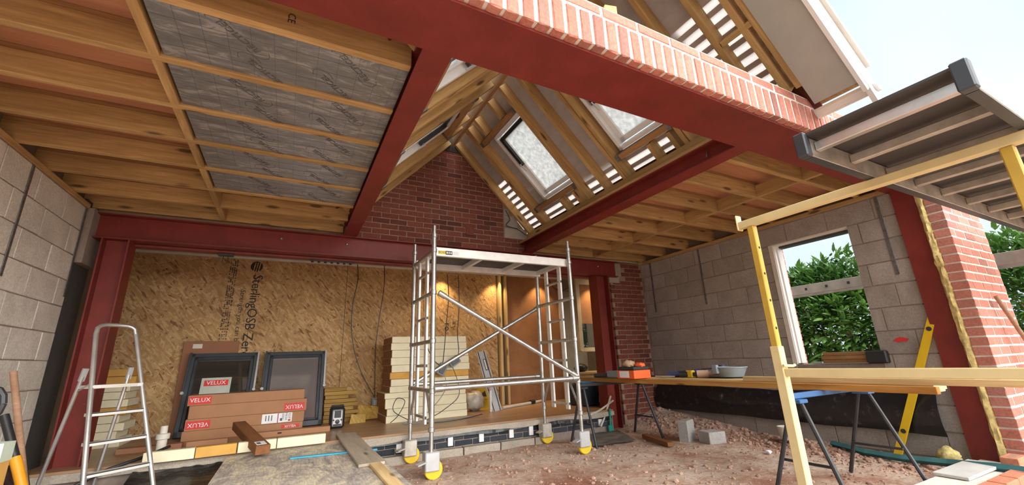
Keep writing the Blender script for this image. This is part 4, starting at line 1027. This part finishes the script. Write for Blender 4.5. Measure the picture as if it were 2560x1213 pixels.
MB().tube([(-.72, 5.28, 2.212), (-.725, 5.28, 2.15), (-.70, 5.28, 2.12), (-.675, 5.28, 2.15), (-.68, 5.28, 2.212)], .004, 6).build('loop', M_BLACK, hk, smooth=True)
ch = thing('cable_rail', (.3, 5.27, 2.23), 'row of small black clips under the back beam', 'clip rail')
MB().box(.12, .62, 5.255, 5.285, 2.226, 2.236).build('rail', M_BLACK, ch)
for i in range(7): MB().lathe([(.012, 0), (.016, -.02)], (.15 + i * .07, 5.27, 2.228), 8).build('clip', M_STEELD, ch)
# ------------------------------------------------------------------ kitchen corner behind the right back column
kc = thing('wall_cabinet', (5.3, 6.8, 1.2), 'cream glazed wall cabinet behind the right back column', 'cabinet')
MB().box(4.99, 5.70, 6.72, 6.74, 1.13, 2.56).build('back_panel', M_KRAFT, kc)
for (a, b, c, d) in ((4.97, 5.06, 1.13, 2.56), (5.54, 5.72, 1.13, 2.56), (5.06, 5.54, 1.13, 1.20), (5.06, 5.54, 2.44, 2.56)): MB().cbox(a, b, 6.66, 6.72, c, d, .004).build('frame', M_CREAMC, kc)
MB().box(5.06, 5.54, 6.69, 6.70, 1.20, 1.66).build('glass_pane', M_GLASS, kc)
MB().cbox(4.97, 5.72, 6.62, 6.72, 1.12, 1.15, .004).build('shelf', M_CREAMC, kc)
tag(MB().lathe([(.028, 0), (.034, .085), (.030, .085), (.026, .006)], (5.44, 6.645, 1.15), 16).build('mug', M_WHITE, smooth=True), 'small white cup on the cream cabinet ledge', 'cup')
wt = thing('worktop', (5.2, 6.6, .8), 'low timber worktop under the cream cabinet', 'worktop')
MB().cbox(4.72, 5.9, 6.4, 6.9, .72, .76, .004).build('top', M_PALE, wt)
MB().cbox(4.74, 5.88, 6.44, 6.9, FZ, .718, .004).build('panel', M_CREAMC, wt)
tag(blob('tool_bag', (4.86, 6.55, .83), (.14, .1, .075), M_BLACK, .2, 2.5), 'dark tool bag on the low worktop', 'bag')
ct = thing('storage_crate', (4.35, 5.65, FZ), 'dark crate with bright blue lid beside the right back column', 'crate')
MB().cbox(4.06, 4.62, 5.45, 5.85, FZ, .62, .02).build('tub', simple('dark_blue', (.012, .025, .045), .5), ct)
MB().cbox(4.04, 4.50, 5.43, 5.70, .622, .655, .012).build('lid', simple('lid_blue', (.03, .22, .55), .4), ct)
tag(blob('waste_sack', (4.36, 5.33, FZ + .10), (.11, .07, .105), M_BAG, .2, 2.2), 'grey translucent sack by the foot of right back column', 'bag')
tag(blob('yellow_cloth', (4.40, 5.31, FZ + .25), (.055, .035, .05), simple('cloth_yellow', (.5, .5, .03), .7), .3, 3), 'crumpled yellow cloth stuffed in the grey sack', 'cloth')
for i, (p, q, lb) in enumerate((((3.86, 4.86, .10), (4.20, 5.0, .46), 'white plastic pipe leaning by right back column, steeper of two'), ((3.72, 4.90, .26), (4.22, 4.98, .40), 'bent white plastic pipe leaning by right back column'))):
    cable([p, V(p).lerp(V(q), .4) + V((0, 0, -.02)), q], lb, .013, M_OFFW, 14)
gt = thing('trowel', (4.06, 4.9, .05), 'green handled trowel standing against the step', 'trowel')
MB().tube([(4.065, 4.885, .31), (4.05, 4.885, .10)], .014, 8).build('handle', M_GREEN, gt, smooth=True); MB().cbox(4.01, 4.09, 4.875, 4.895, .02, .10, .004).build('blade', M_GREEN, gt)
lp_ = simple('lamp_glow', (1, .8, .5), .5)
lp_.node_tree.nodes['Principled BSDF'].inputs['Emission Color'].default_value = (1, .72, .36, 1); lp_.node_tree.nodes['Principled BSDF'].inputs['Emission Strength'].default_value = 6
for i, (x, y, lb) in enumerate(((2.22, 6.62, 'small round ceiling downlight above the foam stack'), (3.22, 6.62, 'small round ceiling downlight above the bare studs'), (4.17, 6.62, 'small round ceiling downlight above the brown panel'), (5.35, 6.52, 'small round ceiling downlight above the cream cabinet'))):
    o = thing('downlight', (x, y, 2.56), lb, 'lamp', 'ceiling downlights in the back room')
    MB().lathe([(.045, 0), (.045, -.008), (.034, -.010)], (x, y, 2.565), 18).build('bezel', M_SILV, o, smooth=True)
    MB().lathe([(.030, 0), (.030, -.002)], (x, y, 2.5545), 16).build('lens', lp_, o)
    l = bpy.data.lights.new('downlight_beam', 'SPOT'); l.energy = 26; l.color = (1, .70, .34); l.spot_size = math.radians(95); l.spot_blend = .6; l.shadow_soft_size = .03
    lo_ = bpy.data.objects.new('downlight_beam', l); COL.objects.link(lo_); lo_.matrix_world = Matrix.Translation((x, y, 2.545)); lo_.parent = o; lo_.matrix_parent_inverse = INV[o.name]

# ------------------------------------------------------------------ workbench on steel trestles
def trestle(y, label, head):
    t = thing('sawhorse', (3.75, y, 0), label, 'trestle', 'steel trestles under the long bench')
    MB().cbox(3.22, 4.30, y - .02, y + .02, .662, .70, .005).build('top_bar', head, t)
    for x in (3.27, 4.24):
        MB().cbox(x - .05, x + .05, y - .06, y + .06, .635, .66, .004).build('bracket', head, t)
        for s in (-1, 1):
            MB().tube([(x, y + s * .035, .64), (x + (.04 if x > 4 else -.04), y + s * .25, .0)], .0155, 8).build('leg', M_STEELD, t, smooth=True)
        MB().tube([(x, y - .168, .24), (x, y + .168, .24)], .010, 8).build('stretcher', M_STEELD, t, smooth=True)
trestle(4.42, 'black trestle holding the far end of the bench', M_STEELD)
trestle(1.88, 'black trestle with blue head under the near end of bench', M_BLUEST)
bl = ['thick flame grained timber along the front of the bench', 'second timber of the bench top behind the flame grained one', 'third timber of the bench top, nearest the block wall']
for i, (x, m_) in enumerate(((3.625, M_FLAME), (3.80, M_PALE), (3.99, M_PALE))):
    tag(timber('bench_plank', (x, 1.20 + .05 * i, .722 + (.004 if i else 0)), (x, 5.02, .722 + (.004 if i else 0)), (.05, .17, .17)[i], (.044, .05, .05)[i], m_), bl[i], 'plank', 'timbers forming the bench top')
tag(timber('bench_plank', (3.70, .55, .768), (3.72, 2.55, .768), .047, .04, M_PALE), 'pale knotty timber jutting out beyond the near end of the bench', 'plank')
tag(timber('aluminium_strip', (4.02, 1.9, .757), (4.02, 3.75, .757), .05, .010, M_STEELD), 'long black flat bar lying on the bench', 'bar')
# things on the bench
ob = thing('fixings_box', (3.6, 3.75, .75), 'open orange and white box of work gloves on the bench', 'box')
SHIFT = Matrix.Translation((0, 0.13, 0))
MB().cbox(3.52, 3.78, 3.62, 3.90, .752, .845, .004).build('carton', M_ORANGE, ob, mw=SHIFT)
MB().box(3.5185, 3.5197, 3.70, 3.86, .765, .838).build('white_label', M_SKYP, ob, mw=SHIFT)
MB().cbox(3.53, 3.77, 3.63, 3.89, .848, .885, .004).build('inner_tray', M_BLACK, ob, mw=SHIFT)
blob('glove_pile', (3.62, 3.93, .91), (.07, .08, .045), simple('glove_tan', (.5, .33, .2), .8), .45, 3.5, ob); blob('glove_cuff', (3.68, 3.81, .90), (.06, .06, .03), M_ORANGE, .4, 3, ob)
ps = thing('power_tool', (3.7, 4.15, .75), 'grey power tool lying on the bench beside the orange box', 'tool')
SHIFT = Matrix.Translation((0, 0.13, 0))
MB().cbox(3.62, 3.80, 4.02, 4.22, .752, .835, .012).build('body', M_GREYP, ps, mw=SHIFT); MB().tube([(3.68, 4.2, .78), (3.66, 4.5, .775)], .028, 10).build('handle', M_DKGREY, ps, smooth=True, mw=SHIFT); MB().cbox(3.66, 3.78, 3.98, 4.03, .77, .81, .006).build('head', M_BLACK, ps, mw=SHIFT)
pl_ = thing('pliers', (3.85, 3.5, .75), 'small metal pliers beside the orange box', 'tool')
SHIFT = Matrix.Translation((0, 0.12, 0))
for s in (-1, 1): MB().tube([(3.82, 3.60, .768), (3.86, 3.50 + s * .02, .764), (3.92, 3.44 + s * .035, .763)], .009, 8).build('jaw_arm', M_DULL, pl_, smooth=True, mw=SHIFT)
cg = thing('caulking_gun', (3.95, 3.2, .75), 'navy and black caulking gun on the bench', 'tool')
SHIFT = Matrix.Translation((0, 0.15, 0))
MB().tube([(3.93, 3.48, .781), (4.10, 3.15, .815)], .028, 12).build('barrel', simple('navy', (.05, .06, .16), .4), cg, smooth=True, mw=SHIFT); MB().tube([(4.10, 3.15, .835), (4.2, 2.97, .845)], .008, 8).build('rod', M_STEELD, cg, smooth=True, mw=SHIFT)
MB().cbox(4.17, 4.23, 2.94, 3.00, .82, .875, .006).build('end_plate', bpy.data.materials['navy'], cg, mw=SHIFT); MB().bar((4.02, 3.30, .80), (3.98, 3.26, .768), .03, .03).build('trigger', M_BLACK, cg, mw=SHIFT)
dr = thing('cordless_drill', (3.95, 3.2, .75), 'yellow and black cordless drill lying on the bench', 'drill')
SHIFT = Matrix.Translation((0, 0.12, 0))
MB().tube([(3.88, 3.30, .79), (3.92, 3.22, .79)], .034, 12).build('motor', M_BLACK, dr, smooth=True, mw=SHIFT); MB().cbox(3.90, 3.96, 3.15, 3.24, .752, .83, .01).build('casing', M_LEVEL, dr, mw=SHIFT); MB().tube([(3.92, 3.15, .79), (3.94, 3.10, .79)], .02, 10).build('chuck', M_STEELD, dr, smooth=True, mw=SHIFT)
ml = thing('wooden_mallet', (3.98, 3.02, .75), 'pale wooden offcut block with rounded handle on the bench', 'mallet')
SHIFT = Matrix.Translation((0, 0.15, 0))
MB().tube([(3.93, 3.08, .792), (4.0, 2.99, .792)], .038, 14).build('head', simple('pale_beech', (.62, .40, .28), .7), ml, smooth=True, mw=SHIFT); MB().tube([(4.0, 2.99, .792), (4.06, 2.90, .80)], .022, 10).build('handle', bpy.data.materials['pale_beech'], ml, smooth=True, mw=SHIFT)
bk = thing('mixing_bowl', (4.10, 2.75, .76), 'grey round mixing bowl with pouring lip on the bench', 'bowl')
SHIFT = Matrix.Translation((0, 0.13, 0))
MB().lathe([(.115, 0), (.155, .085), (.163, .088), (.163, .098), (.150, .098), (.11, .012)], (4.03, 2.77, .764), 26).build('bowl', M_GREYP, bk, smooth=True, mw=SHIFT); MB().cbox(3.85, 3.89, 2.79, 2.85, .80, .885, .006).build('lip', M_GREYP, bk, mw=SHIFT)
for i, (p, q, lb) in enumerate((((4.05, 4.75, .758), (4.04, 3.75, .758), 'thin dark rod on the bench, farther of two'), ((3.96, 4.65, .758), (3.98, 3.7, .758), 'thin dark rod on the bench, nearer of two'))):
    tag(MB().tube([p, q], .006, 6).build('metal_rod', M_STEELD), lb, 'rod')

# ------------------------------------------------------------------ on the ground to the right
def cblock(c, rz, dims, label):
    M_ = Matrix.Translation(c) @ Matrix.Rotation(rz, 4, 'Z')
    o = put('concrete_block_loose', MB().cbox(-dims[0] / 2, dims[0] / 2, -dims[1] / 2, dims[1] / 2, 0, dims[2], .006).mesh('blk'), blockmat('loose_block', (.42, .41, .40)), None, M_); tag(o, label, 'concrete block', 'loose concrete blocks on the earth floor')
cblock((4.36, 3.86, .0), .35, (.22, .12, .235), 'tall concrete block standing on end on the earth floor')
cblock((4.47, 3.60, .0), -.25, (.22, .20, .13), 'low concrete block lying beside the upright one')
tag(timber('timber_offcut', (4.08, 4.28, .035), (3.90, 3.70, .035), .075, .045, M_BROWNW), 'brown timber offcut lying left of the concrete blocks', 'timber')
mt_ = MB()
N = 30; poly = [V((3.16, 4.28, 0)), V((3.86, 4.20, 0)), V((4.14, 4.86, 0)), V((3.45, 4.88, 0))]
for i in range(N + 1):
    for j in range(N + 1):
        a, b = i / N, j / N; p = poly[0].lerp(poly[1], a).lerp(poly[3].lerp(poly[2], a), b); mt_.v.append((p.x + .008 * math.sin(b * 40) * (1 if i in (0, N) else 0), p.y + .008 * math.sin(a * 45) * (1 if j in (0, N) else 0), ground_z(p.x, p.y) + .022 + .006 * noise.noise((p.x * 5, p.y * 5, 1))))
for i in range(N):
    for j in range(N): q = i * (N + 1) + j; mt_.f.append((q, q + N + 1, q + N + 2, q + 1))
tag(mt_.build('rubber_mat', M_RUBBER, smooth=True), 'dark rubber mat with wavy edge lying before right back column', 'mat')
bu = thing('plastic_tub', (4.98, 2.95, .05), 'small pale plastic tub on rubble behind the near trestle', 'tub')
MB().lathe([(.075, 0), (.088, .12), (.092, .12), (.092, .13), (.082, .13), (.07, .01)], (4.98, 3.02, .06), 20).build('tub', M_OFFW, bu, smooth=True)
tag(blob('paper_scrap', (4.36, 2.87, .03), (.035, .03, .018), M_SKYP, .6, 3, sub=2), 'small crumpled white paper scrap on the earth floor', 'paper')
tag(MB().tube([(5.12, 2.66, .05), (4.96, 2.3, .04), (4.90, 2.0, .045), (4.90, 1.70, .06), (4.86, 1.40, .085), (4.80, 1.0, .10)], .03, 4).build('plastic_strip', M_TEAL), 'long bowed teal plank lying towards the front right', 'strip')
lv = thing('spirit_level', (5.15, 2.1, 0), 'long yellow spirit level leaning by the red front column', 'spirit level')
a, b = V((5.115, 2.12, .02)), V((5.2575, 1.60, 1.31))
MB().bar(a, b, .022, .058, (0, 1, .3)).build('body', M_LEVEL, lv)
for f_ in (.17, .5, .87):
    c = a.lerp(b, f_); MB().lathe([(.020, -.015), (.020, .015)], c, 14, 'x').build('vial_port', M_STEELD, lv)
# black membrane fixed to the right wall
dm = MB(); N = 60
for i in range(N + 1):
    f_ = i / N; y = 5.06 - 3.30 * f_
    for j in range(9):
        g_ = j / 8; zt = .60 - .05 * math.sin(f_ * 3.0) ** 2 + .012 * noise.noise((y * 3, 1, 1)); zb = .215 + .02 * noise.noise((y * 2, 5, 5)); z = zt + (zb - zt) * g_
        bulge = .05 * math.sin(math.pi * g_) * (1 + .8 * noise.noise((y * 1.4, g_ * 2.5, 3))) + .025 * g_
        dm.v.append((XR - .012 - bulge, y + (.08 * g_ if i == 0 else 0), z))
for i in range(N):
    for j in range(8): q = i * 9 + j; dm.f.append((q, q + 9, q + 10, q + 1))
dmo = dm.build('damp_membrane', M_DPM, smooth=True); tag(dmo, 'long black damp membrane bulging along foot of right block wall', 'membrane')
tag(blob('wool_tuft', (5.13, 1.76, .06), (.075, .08, .085), M_WOOL, .35, 3), 'tuft of yellow wool on the floor by the front column', 'insulation')
br = thing('loose_brick', (5.05, 1.33, .10), 'new perforated red brick lying on the low wall end', 'brick')
MB().cbox(4.93, 5.145, 1.30, 1.40, .085, .15, .004).build('brick_body', M_BRICKN, br)
for i in range(5): MB().box(4.955 + .038 * i, 4.975 + .038 * i, 1.325, 1.375, .1495, .1506).build('perforation', M_MORTG, br)
tag(timber('board_offcut', (4.35, 1.52, .075), (4.98, 1.50, .085), .20, .02, simple('grey_board', (.5, .49, .47), .7)), 'pale grey board offcut on the low wall by front column', 'board')
rm = MB().prism([(XR - .003, 1.97, 1.055), (XR - .003, 1.93, 1.035), (XR - .003, 1.86, 1.04), (XR - .003, 1.84, 1.065), (XR - .003, 1.91, 1.085)], (.0015, 0, 0)).build('paint_mark', M_REDP, wr_)
# sill items
for i, (z0, z1, a, b, lb) in enumerate(((.845, .885, 2.21, 2.64, 'bottom timber offcut stacked on the window sill'), (.886, .925, 2.215, 2.655, 'middle timber offcut stacked on the window sill'), (.926, .962, 2.20, 2.63, 'top timber offcut stacked on the window sill'))):
    tag(timber('sill_timber', (XR + .06, a, (z0 + z1) / 2), (XR + .06, b, (z0 + z1) / 2), .08, z1 - z0 - .002, M_OAK), lb, 'timber', 'timber offcuts on the window sill')
tag(MB().cbox(XR - .06, XR + .05, 2.03, 2.205, .842, .965, .012).build('black_case', M_BLACK), 'black plastic case on the window sill', 'case')
tag(MB().cbox(XR + .06, XR + .10, 2.68, 2.77, .845, .862, .004).build('sill_packer', M_SILV), 'small pale packer lying on the window sill', 'packer')

# ------------------------------------------------------------------ yellow trestles and staging board in front
def prop(x, y0, y1, label, inside=True):
    t = thing('builders_trestle', (x, (y0 + y1) / 2, 0), label, 'trestle', 'yellow builders trestles carrying the staging board')
    zt = 1.943
    hb = MB().cbox(x - .026, x + .026, y0 - .35, y1 + .085, zt - .055, zt, .006).build('head_beam', M_YEL if False else M_CREAMY, t)
    for y in (y0 - .36, y1 + .09): MB().cbox(x - .03, x + .03, y - .008, y + .008, zt - .065, zt + .055, .006).build('end_lug', M_CREAMY, hb)
    for y in (y0, y1):
        lg_ = MB().cbox(x - .024, x + .024, y - .024, y + .024, .92, zt - .056, .005).build('inner_post', M_YEL, t)
        for k_ in range(5): MB().lathe([(.009, -.001), (.009, .001)], (x, y - .0248, 1.15 + .19 * k_), 10, 'y').build('pin_hole', M_INK, lg_)
        MB().cbox(x - .031, x + .031, y - .031, y + .031, -.1, 1.03, .005).build('outer_post', M_CREAMY, t)
        MB().tube([(x - .045, y - .045, .905), (x + .035, y - .06, .90), (x + .06, y - .06, .905)], .009, 8).build('locking_pin', M_CREAMY, t, smooth=True)
    MB().cbox(x - .020, x + .020, y0 + .031, y1 - .031, .835, .885, .004).build('cross_rail', M_CREAMY, t)
prop(2.935, .46, 1.735, 'yellow adjustable steel trestle standing in the right foreground')
prop(6.05, -.10, .95, 'yellow adjustable steel trestle out beyond the front pier')
sg = thing('staging_board', (4.1, .69, 1.946), 'aluminium staging board with dark deck resting on yellow trestle', 'staging board')
for y in (.385, .985):
    MB().cbox(2.275, 6.25, y - .022, y + .022, 1.948, 2.055, .004).build('side_rail', M_DULL, sg)
    MB().cbox(2.225, 2.276, y - .027, y + .027, 1.945, 2.075, .006).build('end_cap', M_DKGREY, sg)
    MB().box(2.28, 6.2, y - .02, y + .02, 1.944, 1.9475).build('wear_strip', M_DKGREY, sg)
MB().box(2.25, 6.25, .372, .998, 2.057, 2.070).build('deck', simple('phenolic_ply', (.055, .048, .045), .55), sg)
for i, x in enumerate((2.335, 2.69, 3.115, 3.50, 3.91, 4.36, 4.80, 5.25, 5.68, 6.12)):
    MB().cbox(x - .02, x + .02, .408, .962, 1.985, 2.035, .004).build('cross_member', M_ALU if i == 0 else M_DULL, sg)

# ------------------------------------------------------------------ outside: ladder, pole, shrubs, hedge
M_LADDO = simple('weathered_aluminium', (.27, .235, .21), .6, .2, .2, 8)
ol = thing('long_ladder', (6.5, 2.2, 1.7), 'aluminium ladder hung on edge outside behind the window', 'ladder')
for (xx,) in ((6.42,),): 
    s1 = MB().cbox(xx - .012, xx + .012, .2, 4.6, 1.755, 1.885, .004).build('stile', M_LADDO, ol)
    MB().cbox(xx + .30, xx + .324, .2, 4.6, 1.755, 1.885, .004).build('stile', M_LADDO, ol)
    for k_ in range(17):
        y = .35 + .26 * k_; MB().tube([(xx, y, 1.82), (xx + .31, y, 1.82)], .015, 8).build('rung', M_LADDO, ol, smooth=True); MB().box(xx - .0135, xx - .0122, y - .016, y + .016, 1.805, 1.84).build('rung_socket', M_INK, s1)
for y in (.4, 4.4): MB().cbox(6.60, 6.66, y - .03, y + .03, -.12, 1.756, .005).build('post', M_LADDO, ol)
tag(MB().tube([(5.60, 1.27, 1.40), (6.05, 1.05, -.1)], .016, 10).build('wooden_pole', M_HANDLE, smooth=True), 'wooden pole leaning on the front brick pier', 'pole')
lm = []
for v_ in range(4):
    w = random.uniform(.34, .42); cz = random.uniform(.1, .2)
    b = MB(); b.add([(0, 0, 0), (.3, w * .9 / 2, -.04), (.3, 0, cz * .3), (.3, -w * .9 / 2, -.04), (.65, w * .75 / 2, -.10), (.65, 0, -.02), (.65, -w * .75 / 2, -.10), (1, 0, -.2)], [(0, 1, 2), (0, 2, 3), (1, 4, 5, 2), (2, 5, 6, 3), (4, 7, 5), (5, 7, 6)])
    me = bpy.data.meshes.new('leaf'); me.from_pydata(b.v, [], b.f); me.materials.append(M_LEAF); lm.append((b, me))
def shrub(name, label, c, r, nobj, nstuff, size, front, mat=M_LEAF):
    t = thing(name, (c[0], c[1], -.1), label, 'shrub')
    sb = MB()
    for i in range(16):
        a = random.uniform(0, 6.28); p = V((c[0], c[1], -.12)); q = V((c[0] + math.cos(a) * r[0] * .7, c[1] + math.sin(a) * r[1] * .7, c[2] + random.uniform(0, .8) * r[2])); mid = p.lerp(q, .5) + V((0, 0, .25)); 
        MB().tube([p, mid, q], .014, 5, r1=.004).build('stem', M_HANDLE, t)
    def place():
        while True:
            d = V((random.gauss(0, 1), random.gauss(0, 1), random.gauss(0, 1))).normalized()
            rad = random.uniform(.55, 1.03) ** .6 * (1 + .22 * noise.noise(d * 2.3 + V(c)))
            p = V((c[0] + d.x * r[0] * rad, c[1] + d.y * r[1] * rad, c[2] + d.z * r[2] * rad))
            if p.z > -.08: return p, d
    def mtx(p, d, s):
        x = (d + V((random.gauss(0, .5), random.gauss(0, .5), random.gauss(-.15, .4)))).normalized(); u = V((random.gauss(0, .35), random.gauss(0, .35), 1)); y = u.cross(x).normalized(); z = x.cross(y)
        M_ = Matrix((x * s, y * s, z * s)).transposed().to_4x4(); M_.translation = p; return M_
    P = [place() for _ in range(nobj + nstuff)]
    P.sort(key=lambda q: (q[0] - V(front)).length)
    st = MB()
    for i, (p, d) in enumerate(P):
        s = size * random.uniform(.6, 1.25); M_ = mtx(p, d, s)
        if i < nobj: put('leaf', random.choice(lm)[1], None, t, M_)
        else:
            b = random.choice(lm)[0]; st.add([M_ @ V(v) for v in b.v], b.f)
    me = bpy.data.meshes.new('foliage'); me.from_pydata(st.v, [], st.f); me.materials.append(mat)
    o = put('foliage', me, None, t); o['kind'] = 'stuff'
shrub('shrub', 'dense green leafy shrub outside the window opening', (7.75, 3.6, .95), (.9, 1.35, 1.40), 280, 12500, .165, (6.2, 3.0, 1.5))
shrub('shrub', 'lighter green shrub with sprays of leaves at the right edge outside', (9.2, 1.55, 1.1), (1.0, .85, 1.55), 150, 6000, .165, (7, 1.2, 1.5))
shrub('shrub', 'loose yellowish shrub behind the leafy one outside the window', (9.3, 4.6, .9), (.8, .9, 1.5), 60, 3200, .15, (6.5, 2.4, 1.4))

cable([(2.66, 5.13, 3.16), (2.72, 5.12, 3.02), (2.66, 5.12, 2.92), (2.85, 5.12, 2.88), (2.99, 5.12, 2.80)], 'thin black cable on the block patch beside the gable bricks', .006)
